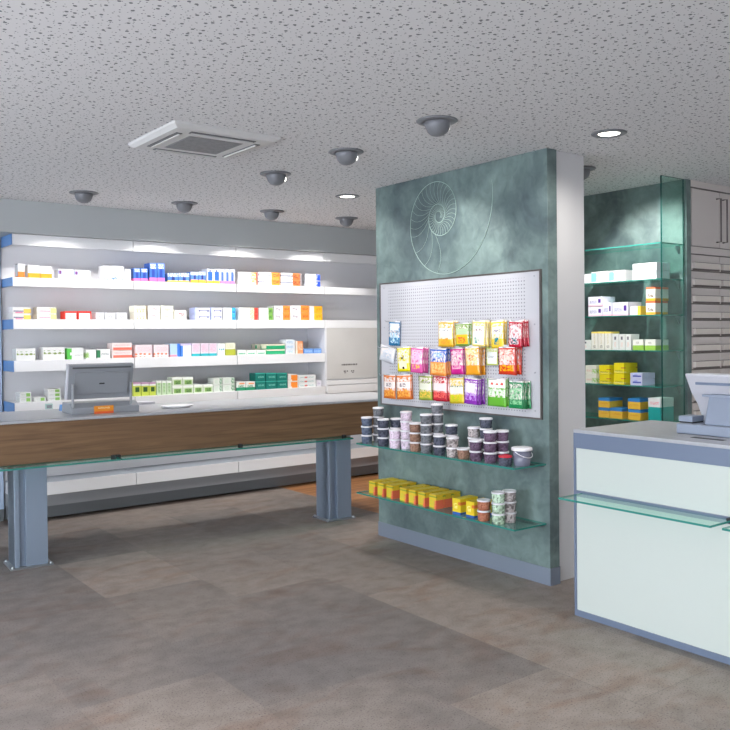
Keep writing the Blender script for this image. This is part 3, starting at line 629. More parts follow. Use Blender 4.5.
n1 = [(581,590.6,274,'blank',1),(591,608,271.4,'cyan_fade',1),(608.5,625,270.3,'cyan_fade',1),(632,656.5,263,'bluepink_text',2)]
n2 = [(588,602,296.6,'violet_print',2),(602.5,611.4,302.5,'violet_print',1),(612.3,628,302,'violet_print',1),(629.7,640.3,306,'yellow_edge',1),(645.5,655,287,'orange_w',2)]
n3 = [(580,590.5,340,'grey_white',1),(591,597.6,331.5,'yellow_cap',1),(597.9,604,331.5,'yellow_cap',1),(604.3,611,331.5,'yellow_cap',1),(612.2,618.5,334,'grey_white',1),(618.8,625,334,'grey_white',1),(625.3,631,334,'grey_white',1),(632.4,643.5,339.3,'green_half',1),(644.5,655.5,339.5,'green_half',1)]
n4 = [(585,596,365.4,'white_green',2),(599,609.4,365.2,'yellow',2),(613.4,623.8,363,'yellow',2),(630,642,373,'lilac_blue',2)]
n5 = [(598,609.3,398,'blue_over_yellow',2),(609.8,622,408,'blue_over_yellow',1),(627.5,640,398.6,'blue_over_yellow',2),(648,660.6,398,'teal_foot',1)]
nn = ['second glass niche shelf', 'third glass niche shelf', 'fourth glass niche shelf', 'fifth glass niche shelf', 'lowest glass niche shelf']
for i, r in enumerate((n1, n2, n3, n4, n5)):
    place_row(r, GZ[i+1]+0.0005, nn[i], 5.22, 0, 0.16, 'cartons on the ' + nn[i])

# ------------------------------------------------------------------ apothecary cabinet
CY = 3.41
cab = thing('apothecary_cabinet', 'tall warm grey cabinet with two doors above rows of drawers', 'cabinet', (5.53, CY, 0))
cx = lambda x: x-5.53
MB().box(0.0, 0.90, 0.02, 0.55, 0.06, CE-0.001).build('body', 'cabinet', cab)
bx('cornice', 0.0, 0.90, -0.004, 0.02, 2.545, CE-0.001, 'cabinet', cab)
bx('cornice_line', 0.0, 0.90, -0.008, 0.0, 2.538, 2.546, 'cabshadow', cab)
bx('rail', 0.0, 0.90, -0.004, 0.02, 2.068, 2.117, 'cabinet', cab)
bx('plinth', 0.01, 0.90, 0.04, 0.5, 0, 0.06, 'cabshadow', cab)
bx('reveal_panel', 0.004, 0.896, 0.008, 0.02, 0.07, 2.54, 'cabshadow', cab)
for i, (a, b) in enumerate(((cx(5.543), cx(5.908)), (cx(5.914), cx(6.28)))):
    d = bx('door', a, b, -0.004, 0.016, 2.124, 2.536, 'cabinet', cab, bevel=0.002)
    hx = cx(5.868) if i == 0 else cx(5.952)
    MB().tube([(hx, -0.004, 2.485), (hx, -0.04, 2.485), (hx, -0.04, 2.165), (hx, -0.004, 2.165)], 0.0055, 8).build('handle', 'handle', d)
for k in range(16):
    zt = 2.058 - 0.1195*k
    for a, b in ((cx(5.541), cx(5.912)), (cx(5.918), cx(6.29))):
        d = bx('drawer', a, b, 0.0, 0.016, zt-0.112, zt, 'cabinet', cab, bevel=0.0015)
        c0, c1 = a+0.014, b-0.022; zc = zt-0.075
        h = MB()
        h.box(c0, c1, -0.022, -0.018, zc-0.022, zc+0.018, 0)          # label plate of the cup pull
        h.box(c0-0.004, c1+0.004, -0.023, 0.001, zc+0.018, zc+0.0215, 1)
        h.box(c0-0.003, c0, -0.022, 0.001, zc-0.024, zc+0.018, 2); h.box(c1, c1+0.003, -0.022, 0.001, zc-0.024, zc+0.018, 2)
        h.box(c0-0.002, c1+0.002, -0.012, 0.001, zc-0.036, zc-0.024, 1)  # dark strip painting the shadow beneath the pull
        h.build('cup_pull', ['platelight', 'cabshadow', 'cabinet'], d)

# ------------------------------------------------------------------ left counter (long table)
cnt = thing('service_counter', 'long walnut fronted sales counter on steel legs with glass ledge', 'counter', (1.36, 5.655, 0), R(-3.43))
LX0, LX1 = -1.9, 3.35
bx('wood_front', LX0, LX1, 0.0, 0.04, 0.69, 0.952, 'walnut', cnt)
wt = bx('worktop', LX0, LX1, -0.004, 0.78, 0.954, 0.972, 'worktop', cnt, bevel=0.002)
bx('shadow_gap', LX0, LX1, 0.01, 0.7, 0.945, 0.955, 'dark', cnt)
bx('underframe', LX0+0.05, LX1-0.05, 0.05, 0.70, 0.86, 0.945, 'lowbody', cnt)
def leg(x):
    l = MB()
    l.box(x+0.07, x+0.205, 0.055, 0.27, 0.012, 0.86)
    l.box(x, x+0.07, 0.085, 0.25, 0.012, 0.86)
    l.box(x, x+0.03, 0.06, 0.27, 0.012, 0.86)
    l = l.build('leg', 'legsteel', cnt, bevel=0.002)
    p = MB().box(x-0.03, x+0.235, 0.04, 0.285, 0, 0.012)
    for bxx, by in ((x-0.017, 0.053), (x+0.222, 0.053), (x-0.017, 0.272), (x+0.222, 0.272)): p.lathe([(0.009, 0.012), (0.009, 0.022), (0, 0.024)], 8, cx=bxx, cyy=by)
    p.build('foot_plate', 'steel', l)
leg(0.088); leg(2.475)
def ledge(x0, x1):
    mb = MB().box(x0, x1, -0.135, 0.03, 0.676, 0.687); mb.bm.normal_update()
    for f in mb.bm.faces: f.material_index = 0 if abs(f.normal[2]) > 0.9 else 1
    o = mb.build('glass_ledge', ['glass', 'edge'], cnt)
    for x in (x0+0.012, (x0+x1)/2, x1-0.012):
        MB().box(x-0.012, x+0.012, -0.03, 0.0, 0.663, 0.7).build('clip', 'dark', o)
ledge(-1.2, 0.725); ledge(0.735, 2.585)

# register display on the left counter
def onw(u, v, z=0.972): return on(u, v, 2, z)
mon = thing('register_display', 'grey tilted touchscreen register seen from behind with orange label', 'monitor', (1.86, 5.80, 0.972), R(-3.43))
b = MB().prism([(0.0, 0.0), (0.0, 0.045), (0.06, 0.075), (0.26, 0.075), (0.28, 0.0)], 0, 0.0, 0.47)
b.build('base', 'screen_grey', mon, bevel=0.004)
MB().box(0.15, 0.285, -0.004, 0.0, 0.0, 0.055).build('label_card', 'orange_label', mon)
ti = R(16)
scr = MB().box(-0.228, 0.222, -0.018, 0.018, 0, 0.25).box(-0.22, 0.215, 0.018, 0.024, 0.01, 0.24).box(-0.19, 0.185, -0.03, -0.018, 0.04, 0.2)
s = scr.build('screen_housing', 'screen_grey', mon, loc=(0.218, 0.10, 0.105), rot=(ti, 0, 0), bevel=0.005)
MB().box(-0.205, 0.205, -0.021, -0.0175, 0.225, 0.236).build('vent_slot', 'screen_dark', s)
MB().box(-0.018, 0.018, -0.0325, -0.0295, 0.112, 0.121).build('badge', 'dark', s)
MB().box(-0.236, -0.228, -0.018, 0.03, 0, 0.25).build('bezel_edge', 'pos_white', s)
for x in (0.005, 0.41):
    MB().box(x, x+0.014, 0.01, 0.03, 0.04, 0.21).build('support_arm', 'steel', mon, bevel=0.002)
P = onw(61, 411)
o = thing('pen_holder_card', 'small blue card stand left of the tilted register', 'card stand', (P.x, P.y, 0.972))
MB().prism([(0, 0), (0.05, 0), (0.03, 0.045)], 0, 0, 0.09).build('card', 'bluecap', o)
P = onw(50, 409)
o = thing('price_tag_block', 'small clear price tag block at the left of the counter', 'price tag', (P.x-0.03, P.y, 0.972))
MB().box(0, 0.05, 0, 0.02, 0, 0.04).build('block', 'glass', o); MB().box(0.006, 0.044, -0.002, 0, 0.006, 0.03).build('card', 'screen_grey', o)
P = onw(180, 408)
o = tag(MB().lathe([(0, 0), (0.10, 0), (0.125, 0.012), (0.128, 0.018), (0.12, 0.018), (0.1, 0.008), (0, 0.008)], 32).build('money_tray', 'white'), 'shallow white oval money tray on the walnut counter', 'tray')
o.location = (P.x, P.y+0.05, 0.9725); o.scale = (1, 0.6, 1)
# papers behind the register
P = onw(95, 404)
for k, (dx, dy, m_) in enumerate(((-0.12, -0.30, 'white'), (0.16, -0.33, 'pos_white'))):
    o = tag(MB().box(0, 0.2, 0, 0.13, 0, 0.02).build('paper_pad', m_, bevel=0.002), ['white paper pad lying behind the left register', 'second paper pad right behind the left register'][k], 'paper pad', 'paper pads behind the register')
    o.location = (P.x+dx, P.y+dy-0.02, 0.9725)

# ------------------------------------------------------------------ right counter
FX = 3.562
rc = thing('backlit_counter', 'cash counter with glowing opal glass front and blue grey frame', 'counter', (FX, 2.885, 0))
LEN = 2.6; DEP = 0.70
bx('worktop', 0.0, DEP, -LEN, 0.0, 0.972, 0.990, 'worktop', rc, bevel=0.002)
f = MB().box(0, 0.05, -LEN, 0, 0.892, 0.972).box(0, 0.05, -0.013, 0, 0, 0.892).box(0.0, 0.05, -LEN, -0.013, 0.0, 0.032)
f.build('frame', 'bluegrey', rc)
bx('support_rail', -0.006, 0.02, -LEN, -0.010, 0.637, 0.668, 'bluegrey', rc)
bx('front_panel', 0.006, 0.03, -LEN, -0.0132, 0.668, 0.892, 'opal', rc)
bx('front_panel', 0.006, 0.03, -LEN, -0.0132, 0.032, 0.637, 'opal', rc)
MB().box(0.05, DEP-0.01, -0.02, 0.0, 0, 0.97).box(DEP-0.03, DEP-0.01, -LEN, -0.02, 0.05, 0.97).build('carcass', 'white', rc)
for a, b in ((-0.893, -0.059), (-1.75, -0.947)):
    mb = MB().box(-0.195, -0.004, a, b, 0.6505, 0.6605); mb.bm.normal_update()
    for q in mb.bm.faces: q.material_index = 0 if abs(q.normal[2]) > 0.9 else 1
    g = mb.build('glass_ledge', ['glass', 'edge'], rc)
    MB().box(-0.03, -0.006, a+0.002, a+0.02, 0.645, 0.667).build('clip', 'dark', g)
bx('cable_slot', 0.122, 0.160, -0.77, -0.605, 0.9895, 0.9912, 'dark', rc)
# register on it
rg = thing('cash_register', 'light grey register display seen from behind on the backlit counter', 'cash register', (3.785, 2.395, 0.9915))
bx('base', 0.0, 0.34, -0.62, 0.025, 0.0, 0.05, 'pos_grey', rg, bevel=0.006)
bk = MB().box(0.0, 0.10, -0.075, 0.0, 0.058, 0.085, 0).box(0.004, 0.1, -0.073, -0.002, 0.05, 0.058, 1)
b2 = bk.build('card_reader', ['pos_grey', 'dark'], rg, loc=(0.04, 0.035, 0))
MB().prism([(0.03, 0.05), (0.26, 0.05), (0.24, 0.20), (0.08, 0.20)], 1, -0.56, -0.105).build('stand', 'pos_grey', rg, bevel=0.01)
hs = MB()
# housing: wide shallow shell, thicker toward the bottom; local x = thickness toward the customer
def hull(mb, secs):
    rings = []
    for (z, xa, xb, ya, yb) in secs:
        rings.append([mb.bm.verts.new(p) for p in ((xa, ya, z), (xb, ya, z), (xb, yb, z), (xa, yb, z))])
    for A, B in zip(rings, rings[1:]):
        for i in range(4): mb.bm.faces.new((A[i], A[(i+1) % 4], B[(i+1) % 4], B[i]))
    mb.bm.faces.new(rings[0][::-1]); mb.bm.faces.new(rings[-1])
hull(hs, [(0.052, 0.20, 0.28, -0.55, 0.0), (0.14, 0.15, 0.26, -0.57, 0.0), (0.20, 0.095, 0.22, -0.59, 0.0), (0.287, 0.035, 0.17, -0.60, -0.005), (0.30, 0.03, 0.16, -0.60, -0.005)])
h_ = hs.build('display_housing', 'pos_white', rg, bevel=0.006)
MB().box(0.052, 0.075, -0.56, -0.05, 0.245, 0.258).build('vent_slot', 'bluegrey', h_)
MB().box(0.07, 0.16, -0.56, -0.075, 0.185, 0.197).build('hinge_cover', 'pos_grey', h_)

# ------------------------------------------------------------------ pegboard with hanging bags
PB = thing('pegboard', 'white perforated metal display panel with dark frame on the green partition', 'display panel', (PX, 3.36, 0.995))
bx('perforated_panel', -0.012, -0.002, 0.0, 1.53, 0.0, 0.878, 'pegboard', PB)
f = MB()
f.box(-0.016, -0.001, -0.010, 0.0, -0.010, 0.888).box(-0.016, -0.001, 1.53, 1.540, -0.010, 0.888).box(-0.016, -0.001, 0, 1.53, -0.010, 0.0).box(-0.016, -0.001, 0, 1.53, 0.878, 0.888)
f.build('frame', 'handle', PB)
for yy, zz in ((0.04, 0.85), (0.04, 0.56), (0.04, 0.27), (1.49, 0.85), (1.49, 0.56), (1.49, 0.05), (0.04, 0.04)):
    MB().lathe([(0.005, 0), (0.005, 0.003), (0, 0.003)], 10, mat=Matrix.Translation((-0.012, yy, zz)) @ Matrix.Rotation(R(-90), 4, 'Y')).build('screw', 'steel', PB)

BG = {
 'blue_white': ('narrow blue and white sachet', (40, 120, 170), [(0.15, 0.85, 0.62, 0.9, (232, 244, 250), 's'), (0.2, 0.85, 0.1, 0.52, (190, 226, 244), 'b')]),
 'amber': ('yellow and white sweet bag', (250, 196, 50), [(0.08, 0.92, 0.55, 0.72, (246, 244, 240), 's'), (0.1, 0.9, 0.62, 0.68, (90, 90, 90), 't'), (0.1, 0.9, 0.3, 0.55, (248, 236, 214), 's'), (0.2, 0.8, 0.1, 0.35, (246, 160, 50), 'b')]),
 'green_orange': ('green sweet bag with orange picture', (140, 180, 80), [(0.1, 0.9, 0.5, 0.75, (190, 214, 170), 's'), (0.1, 0.9, 0.1, 0.5, (246, 190, 40), 's'), (0.25, 0.75, 0.15, 0.4, (230, 100, 50), 'b')]),
 'cream_teal': ('cream and yellow bag with teal leaf', (250, 226, 120), [(0.08, 0.9, 0.1, 0.8, (250, 246, 226), 's'), (0.25, 0.6, 0.15, 0.4, (30, 140, 140), 'b'), (0.15, 0.8, 0.6, 0.7, (150, 110, 130), 't')]),
 'yellow_teal': ('bright yellow bag with teal leaf', (250, 214, 60), [(0.1, 0.9, 0.5, 0.78, (246, 240, 210), 's'), (0.25, 0.65, 0.12, 0.38, (30, 130, 150), 'b'), (0.2, 0.8, 0.58, 0.68, (100, 90, 150), 't')]),
 'red_teal': ('crimson and white bag with teal leaf', (206, 30, 60), [(0.08, 0.8, 0.1, 0.85, (244, 232, 236), 'b'), (0.2, 0.7, 0.12, 0.36, (20, 110, 120), 'b')]),
 'pale': ('pale white sachet, tilted', (228, 232, 240), [(0.2, 0.8, 0.3, 0.6, (190, 200, 214), 'b')]),
 'yellow_dot': ('bright yellow bag with dark spot', (246, 232, 20), [(0.2, 0.8, 0.12, 0.42, (250, 246, 200), 's'), (0.4, 0.62, 0.5, 0.68, (50, 50, 40), 'b'), (0.45, 0.6, 0.1, 0.2, (70, 50, 30), 's')]),
 'pink': ('hot pink sweet bag', (236, 90, 170), [(0.1, 0.9, 0.35, 0.9, (248, 186, 220), 'b'), (0.2, 0.8, 0.15, 0.32, (246, 196, 90), 'b')]),
 'blue_orange': ('blue topped bag with orange sweets', (24, 90, 200), [(0, 1.1, 0.0, 0.5, (246, 150, 70), 's'), (0.1, 0.9, 0.1, 0.45, (250, 206, 130), 'b'), (0.2, 0.8, 0.65, 0.85, (150, 200, 246), 't')]),
 'magenta': ('magenta sweet bag', (222, 40, 150), [(0.15, 0.85, 0.2, 0.55, (240, 180, 200), 'b'), (0.2, 0.8, 0.7, 0.85, (246, 190, 220), 't')]),
 'orange': ('yellow orange sweet bag', (250, 170, 40), [(0.1, 0.85, 0.35, 0.95, (250, 226, 160), 'b'), (0.3, 0.6, 0.5, 0.7, (220, 90, 60), 'b')]),
 'lime_card': ('pale lime and white sachet', (214, 232, 120), [(0.15, 0.9, 0.08, 0.7, (236, 244, 240), 's'), (0.25, 0.75, 0.4, 0.5, (150, 160, 160), 't')]),
 'red_orange': ('fiery red and orange sweet bag', (230, 60, 30), [(0.1, 0.9, 0.12, 0.35, (250, 190, 30), 'b'), (0.1, 0.8, 0.5, 0.9, (246, 220, 206), 'b')]),
 'peach': ('orange topped bag of peach sweets', (240, 130, 50), [(0.05, 0.95, 0.45, 0.7, (244, 232, 226), 's'), (0.1, 0.9, 0.1, 0.4, (250, 180, 80), 'b'), (0.3, 0.7, 0.5, 0.65, (110, 90, 100), 't')]),
 'olive': ('olive green bag of yellow sweets', (170, 186, 70), [(0.05, 0.95, 0.42, 0.66, (226, 228, 210), 's'), (0.1, 0.9, 0.1, 0.38, (244, 200, 80), 'b'), (0.1, 0.9, 0.68, 0.76, (90, 100, 70), 't')]),
 'red': ('red bag of berry sweets', (214, 40, 60), [(0.05, 0.95, 0.4, 0.68, (246, 226, 226), 's'), (0.1, 0.9, 0.12, 0.4, (246, 110, 100), 'b')]),
 'yellow_green': ('yellow and green bag of lemon sweets', (250, 214, 60), [(0.05, 0.95, 0.38, 0.66, (240, 240, 226), 's'), (0.05, 0.95, 0.62, 0.68, (90, 110, 70), 't'), (0.1, 0.9, 0.05, 0.32, (200, 210, 40), 'b')]),
 'purple': ('purple and white sweet bag', (150, 50, 190), [(0.05, 0.85, 0.42, 0.8, (236, 226, 246), 's'), (0.1, 0.9, 0.15, 0.45, (200, 150, 230), 'b')]),
 'green': ('green and white bag of lime sweets', (110, 190, 60), [(0.05, 0.95, 0.68, 1.1, (236, 240, 230), 's'), (0.2, 0.9, 0.78, 0.9, (226, 90, 80), 'd'), (0.05, 0.95, 0.4, 0.62, (226, 240, 220), 'b')]),
 'dark_green': ('dark green foil sweet bag', (24, 140, 80), [(0.1, 0.9, 0.15, 0.75, (150, 214, 160), 'b')]),
}
BM_ = {k: printed(k.replace('_', ' ') + ' bag', v[1], [(0.05, 0.95, 0.34, 0.9, (236, 226, 220), 'b')] + v[2] + [(0.03, 0.97, 0.95, 1.1, (232, 228, 228), 's')], 0.22) for k, v in BG.items()}  # first mark: pale blotches painted as gloss highlights, lying under the print
def bag_mesh(w, h):
    """pillow pouch hanging from its top: x width, z from -h to 0, bulging along y"""
    mb = MB(); nx, nz = 8, 12; F = {}; B = {}
    for i in range(nx+1):
        for j in range(nz+1):
            x = -w/2 + w*i/nx; z = -h + h*j/nz; u = 2*i/nx-1; v = j/nz
            t = max(0, 1-u*u)**0.5 * max(0, math.sin(math.pi*min(1, max(0, (v-0.05)/0.82))))**0.6 * (1.25-0.5*v)
            t = t*0.0072*(w/0.11); pinch = 1-0.04*math.sin(math.pi*v)
            wr = 0.0012*math.sin(i*2.1+j*1.7)
            F[i, j] = mb.bm.verts.new((x*pinch, -t-0.0006+wr*0.5*(0 < j < nz), z))
            B[i, j] = mb.bm.verts.new((x*pinch, t*0.35+0.0006, z))
    for i in range(nx):
        for j in range(nz):
            for G, fl in ((F, 0), (B, 1)):
                q = [G[i, j], G[i+1, j], G[i+1, j+1], G[i, j+1]]
                f = mb.bm.faces.new(q if not fl else q[::-1]); f.smooth = True
    for i in range(nx):
        for j in (0, nz):
            f = mb.bm.faces.new((F[i, j], F[i+1, j], B[i+1, j], B[i, j]))
    for j in range(nz):
        for i in (0, nx):
            f = mb.bm.faces.new((F[i, j], F[i, j+1], B[i, j+1], B[i, j]))
    return mb
hook_p = None
bags = [  # u0, u1, vtop, vbot, style, how many on the hook
 (389.5,401,320.5,345,'blue_white',1,'top'), (438.5,454,320.5,346,'amber',3,'top'), (455.5,470,322,345,'green_orange',2,'top'), (472.5,486,319.5,346,'cream_teal',4,'top'), (490,503,319.5,347,'yellow_teal',3,'top'), (508.5,522,319.5,346,'red_teal',5,'top'),
 (380.5,396,346,362,'pale',1,'middle'), (396.5,409.5,346,371,'yellow_dot',2,'middle'), (410.5,423,346,372,'pink',4,'middle'), (429.5,446.5,347,375,'blue_orange',3,'middle'), (450,463,347,374,'magenta',2,'middle'), (464.5,479,346,374.5,'orange',4,'middle'), (485.5,497.5,345,364,'lime_card',1,'middle'), (498,515,346,374,'red_orange',5,'middle'),
 (383.5,395.7,373,398,'peach',1,'bottom'), (396.2,411,373,399,'peach',2,'bottom'), (418.5,432,374,400,'olive',2,'bottom'), (433,448,374,401,'red',2,'bottom'), (449,464,375.5,403,'yellow_green',1,'bottom'), (464.5,478,377,404,'purple',5,'bottom'), (487,506.5,377,406,'green',2,'bottom'), (509,523.5,380,408.5,'dark_green',5,'bottom')]
bcnt = {}
hk = MB().tube([(-0.008, 0, 0.01), (-0.014, 0, 0.0), (-0.105, 0, 0.0), (-0.112, 0, 0.012)], 0.0022, 6)
XF = 3.765
for bi, (u0, u1, v0, v1, st, n, rowname) in enumerate(bags):
    tk = 0.0175 if n < 5 else 0.015; XF = (PX-0.022) - (n-1)*tk
    A = on(u0, v0, 0, XF); B = on(u1, v1, 0, XF); w = A.y-B.y; h = A.z-B.z
    yc = (A.y+B.y)/2
    if hook_p is None:
        hook = hk.build('peg_hook', 'steel'); hook_p = hook
    else:
        hook = hook_p.copy(); COL.objects.link(hook)
    hz = A.z - 0.010
    hook.location = (PX-0.004, yc, hz)
    tag(hook, 'steel hook with the %s, %s pegboard row' % (BG[st][0].split(',')[0], rowname) if st != 'peach' else 'steel peg hook carrying the %s bag of peach sweets' % ('leftmost' if u0 < 390 else 'second'), 'hook', 'steel hooks on the pegboard')
    me = None
    
    for k in range(n):
        x = (PX-0.022) - (n-1-k)*tk
        if me is None:
            o = bag_mesh(w, h).build('sweet_bag', BM_[st]); me = o
            tab = MB().box(-w*0.18, w*0.18, -0.0005, 0.0005, -0.002, 0.012).build('hang_tab', 'pos_white', o)
        else: o = copy_tree(me)
        o.location = (x, yc + rnd.uniform(-0.005, 0.005), A.z-0.006+rnd.uniform(-0.003, 0.002)); o.rotation_euler = (R(rnd.uniform(-0.3, 0.3)), R(rnd.uniform(-3, 3)) + (R(12) if st == 'pale' else 0), R(-90+rnd.uniform(-0.6, 0.6)))
        where = '' if n == 1 else (', frontmost of its hook' if k == 0 else ', rearmost of its hook' if k == n-1 else ', %s from front' % ORD[k+1])
        side = ''
        if st == 'peach': side = ' leftmost' if u0 < 390 else ' second from left'
        tag(o, '%s%s, %s pegboard row%s' % (BG[st][0], where, rowname, side and ',' + side), 'sweet bag', 'sweet bags on the pegboard')

# ------------------------------------------------------------------ glass shelves under the pegboard
ZU, ZL = 0.725, 0.370
for z, nm in ((ZU, 'upper glass shelf of the green partition stacked with tubs'), (ZL, 'lower glass shelf of the green partition with yellow boxes')):
    o = glass_sheet('glass_shelf', 3.585, PX-0.001, 3.33, 4.86, z-0.010, z, nm, 'shelf', 'glass shelves on the partition')
    MB().box(PX-0.03, PX-0.001, 3.345, 4.85, z-0.020, z-0.0105).build('wall_channel', 'screen_dark', o)

CON = {'dark': (62, 66, 80), 'grey': (96, 98, 104), 'pink': (196, 180, 196), 'brown': (128, 96, 80), 'mix': (120, 112, 112), 'purple': (84, 66, 86), 'caramel': (150, 92, 70), 'green': (130, 150, 130), 'pale': (200, 206, 206), 'blue': (78, 88, 108)}
DESC = {'dark': 'black sweets', 'grey': 'grey sweets', 'pink': 'pale pink sweets', 'brown': 'brown sweets', 'mix': 'black and white sweets', 'purple': 'dark purple sweets', 'caramel': 'reddish brown sweets', 'green': 'mixed green sweets', 'pale': 'pale sweets', 'blue': 'blue black sweets'}
def content_mat(k):
    c = CON[k]; m, nt, b = base_mat('tub of ' + DESC[k])
    tc = nt.nodes.new('ShaderNodeTexCoord'); v = nt.nodes.new('ShaderNodeTexVoronoi'); v.inputs['Scale'].default_value = 85
    nt.links.new(tc.outputs['Object'], v.inputs['Vector'])
    r = nt.nodes.new('ShaderNodeValToRGB'); e = r.color_ramp.elements; e[0].position = 0.1; e[1].position = 0.75
    hi = tuple(min(255, int(x*1.25)+45) for x in c) if k in ('mix', 'green') else tuple(min(255, int(x*1.12)+22) for x in c)
    e[0].color = lin(c); e[1].color = lin(hi); s = nt.nodes.new('ShaderNodeSeparateColor'); nt.links.new(v.outputs['Color'], s.inputs[0]); nt.links.new(s.outputs[0], r.inputs[0])
    nt.links.new(r.outputs[0], b.inputs['Base Color']); b.inputs['Roughness'].default_value = 0.12; return m
CM = {k: content_mat(k) for k in CON}
MT['lidwhite'] = plain('white lid', (238, 236, 242), 0.35); MT['bucket'] = plain('clear bucket over dark sweets', (116, 118, 136), 0.15); MT['lidred'] = plain('red lid', (214, 50, 70), 0.35)
tubs = {}
def tub(loc, w, h, k, lid, label, group):
    key = (k, lid, round(w, 3), round(h, 3))
    if key not in tubs:
        r = w/2
        o = MB().lathe([(0, 0), (r*0.84, 0), (r*0.87, 0.003), (r*0.96, h-0.012), (r*0.96, h-0.0105), (0, h-0.0105)], 24).build('sweet_tub', CM[k])
        MB().lathe([(0, h-0.0100), (r, h-0.0100), (r*1.0, h-0.002), (r*0.96, h), (r*0.9, h), (r*0.88, h-0.0015), (0, h-0.0015)], 24).build('lid', lid, o)
        tubs[key] = o
    else: o = copy_tree(tubs[key])
    o.location = loc; o.rotation_euler = (0, 0, rnd.uniform(0, 6)); return tag(o, label, 'tub', group)
PITCH = 0.0635
# u centre, v of the bottom, depth plane x, count, contents; front to back
stacks = [('far left front stack', 367, 442, 3.625, 3, 'blue'), ('tall stack at the far left rear', 378.5, 0, 3.725, 4, 'grey'), ('second front stack from left', 383.5, 447, 3.63, 3, 'dark'),
 ('dark stack behind the pink tubs', 396, 0, 3.72, 3, 'dark'), ('short pink front stack', 395, 447.5, 3.625, 2, 'pink'), ('tall pink stack', 406.5, 450, 3.665, 4, 'pink'),
 ('brown front stack', 415.5, 452, 3.63, 3, 'brown'), ('tall grey stack left of centre', 426.5, 453, 3.635, 4, 'grey'), ('tallest stack', 437, 0, 3.715, 5, 'grey'),
 ('short dark stack before the tallest', 439.5, 455, 3.63, 2, 'dark'), ('stack behind the mixed tubs', 451.5, 0, 3.725, 3, 'dark'), ('mixed front stack at centre', 452.6, 456.5, 3.63, 2, 'mix'),
 ('single low tub right of centre', 463, 458, 3.645, 1, 'brown'), ('mixed stack behind right of centre', 473.5, 0, 3.725, 3, 'mix'), ('dark front stack right of centre', 476, 461, 3.63, 2, 'purple'),
 ('tall stack at the right rear', 486, 0, 3.74, 4, 'dark'), ('purple front stack', 490.3, 462, 3.645, 3, 'purple'), ('purple rear stack right', 502, 0, 3.725, 3, 'purple')]
# base rows for the rear stacks by the height of their topmost lid
toplid = {'tall stack at the far left rear': 401, 'dark stack behind the pink tubs': 421, 'tallest stack': 397, 'stack behind the mixed tubs': 428, 'mixed stack behind right of centre': 431, 'tall stack at the right rear': 417, 'purple rear stack right': 434.5}
lv3 = {1: ['only'], 2: ['lower', 'upper'], 3: ['bottom', 'middle', 'top'], 4: ['bottom', 'second', 'third', 'top'], 5: ['bottom', 'second', 'third', 'fourth', 'top']}
occ = []
def clear(x, y, r=0.0835, it=40):
    for _ in range(it):
        moved = False
        for (a, b) in occ:
            dx, dy = x-a, y-b; d = math.hypot(dx, dy)
            if d < r:
                if d < 1e-5: dx, dy, d = 0.01, 0.0, 0.01
                x += dx/d*(r-d)*1.01; y += dy/d*(r-d)*1.01; moved = True
        x = min(max(x, 3.60), PX-0.046)
        if not moved: break
    return x, y
order = sorted(stacks, key=lambda s: s[3])
for (nm, u, vb, xp, n, c) in order:
    if vb: P = on(u, vb, 2, ZU); y = on(u, 450, 0, xp).y
    else: y = on(u, 430, 0, xp).y
    x, y = clear(xp, y); occ.append((x, y))
    for k in range(n):
        tub((x, y, ZU+0.0005+k*PITCH), 0.083, PITCH-0.0008, c, 'lidwhite', ('%s tub of %s, %s, upper glass shelf' % (lv3[n][k], DESC[c], nm)) if n > 1 else 'tub of %s, %s, upper glass shelf' % (DESC[c], nm), 'sweet tubs on the upper glass shelf')
P = on(505, 455, 0, 3.62); x, y = clear(3.622, P.y)
occ.append((x, y))
tub((x, y, ZU+0.0005), 0.083, 0.060, 'dark', 'lidred', 'single dark sweet tub with a bright red lid on the upper glass shelf', None)
# bucket
P = on(522, 466, 0, 3.70)
o = tag(MB().lathe([(0, 0), (0.046, 0), (0.048, 0.003), (0.055, 0.088), (0, 0.088)], 32).build('sweet_bucket', 'bucket'), 'large clear bucket with white lid at the right shelf end', 'bucket')
o.location = (3.70, P.y-0.0, ZU+0.0005)
MB().lathe([(0, 0.089), (0.060, 0.089), (0.062, 0.093), (0.060, 0.106), (0.055, 0.108), (0, 0.105)], 32).build('lid', 'lidwhite', o)
MB().tube([(0.061*math.cos(t)*-1, -0.061*math.sin(t)*1.0, 0.086-0.035*math.sin(t)) for t in [i*PI/10 for i in range(11)]], 0.002, 5).build('handle', 'lidwhite', o)

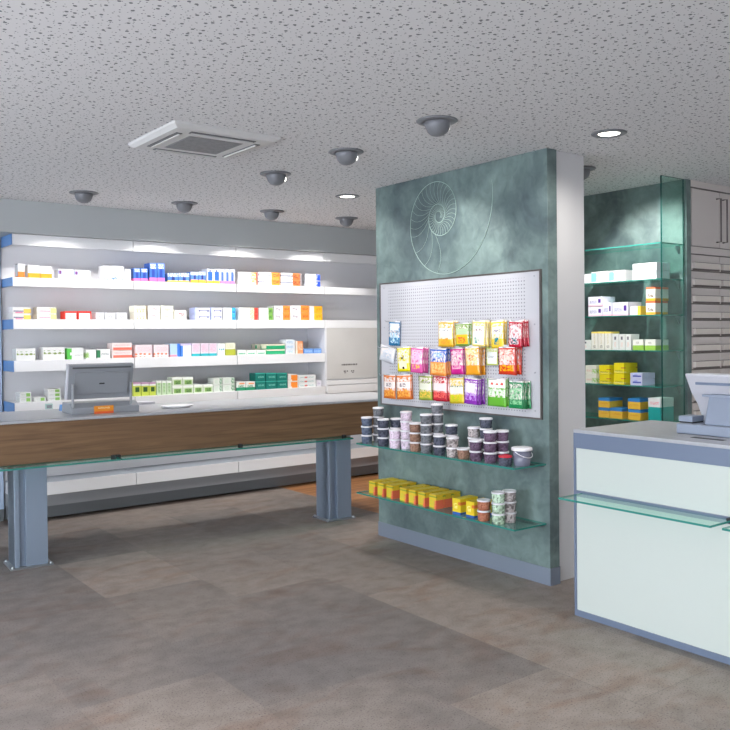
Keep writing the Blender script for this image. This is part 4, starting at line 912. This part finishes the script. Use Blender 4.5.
# lower shelf: yellow boxes and tubs
def yb(u, x, st, lab, w=0.066, h=0.098, d=0.066):
    y = on(u, 495, 0, x).y
    return carton(st, w, d, h, (x, y, ZL+0.0005), R(-90+rnd.uniform(-2, 2)), lab, 'yellow boxes on the lower glass shelf', 'tea_box', 'box')
us = [372, 380.5, 389.5, 403, 412, 421.5, 432.5]
for r_, x in ((0, 3.615), (1, 3.69), (2, 3.765)):
    last = None
    for i, u in enumerate(us):
        y = on(u, 495, 0, 3.615).y - 0.0
        carton('herb_yellow', 0.068, 0.066, 0.092, (x, y, ZL+0.0005), R(-90+rnd.uniform(-1.5, 1.5)),
               'yellow tea box with red foot, %s from left, %s row' % (ORD[i+1], ('front', 'middle', 'rear')[r_]), 'yellow tea boxes on the lower glass shelf', 'tea_box', 'box')
for i, u in enumerate((456.5, 470)):
    y = on(u, 505, 0, 3.62).y
    for r_, x in ((0, 3.62), (1, 3.70)):
        carton('yellow_blue', 0.072, 0.072, 0.098, (x, y, ZL+0.0005), R(-90+rnd.uniform(-1.5, 1.5)), 'yellow box with blue foot, %s pair beside the tubs, %s' % (('left', 'right')[i], ('in front', 'behind')[r_]), 'yellow boxes with blue foot', 'tea_box', 'box')
occ.clear()
for (nm, u, xp, n, c) in (('brown stack', 483.8, 3.63, 2, 'caramel'), ('front stack', 498.5, 3.635, 3, 'green'), ('rear stack', 508.5, 3.71, 3, 'mix')):
    y = on(u, 510, 0, xp).y; x, y = clear(xp, y); occ.append((x, y))
    for k in range(n):
        tub((x, y, ZL+0.0005+k*PITCH), 0.083, PITCH-0.0008, c, 'lidwhite', '%s tub of %s, right %s on lower glass shelf' % (lv3[n][k], DESC[c], nm), 'sweet tubs on the lower glass shelf')

# ------------------------------------------------------------------ daylight and exposure
w = bpy.data.worlds.new('world'); scn.world = w; w.use_nodes = True
bg = w.node_tree.nodes['Background']; bg.inputs[0].default_value = (0.86, 0.92, 1.0, 1); bg.inputs[1].default_value = 6.0
scn.view_settings.view_transform = 'Standard'; scn.view_settings.look = 'None'; scn.view_settings.gamma = 1; scn.view_settings.use_curve_mapping = False
scn.view_settings.exposure = 0.75
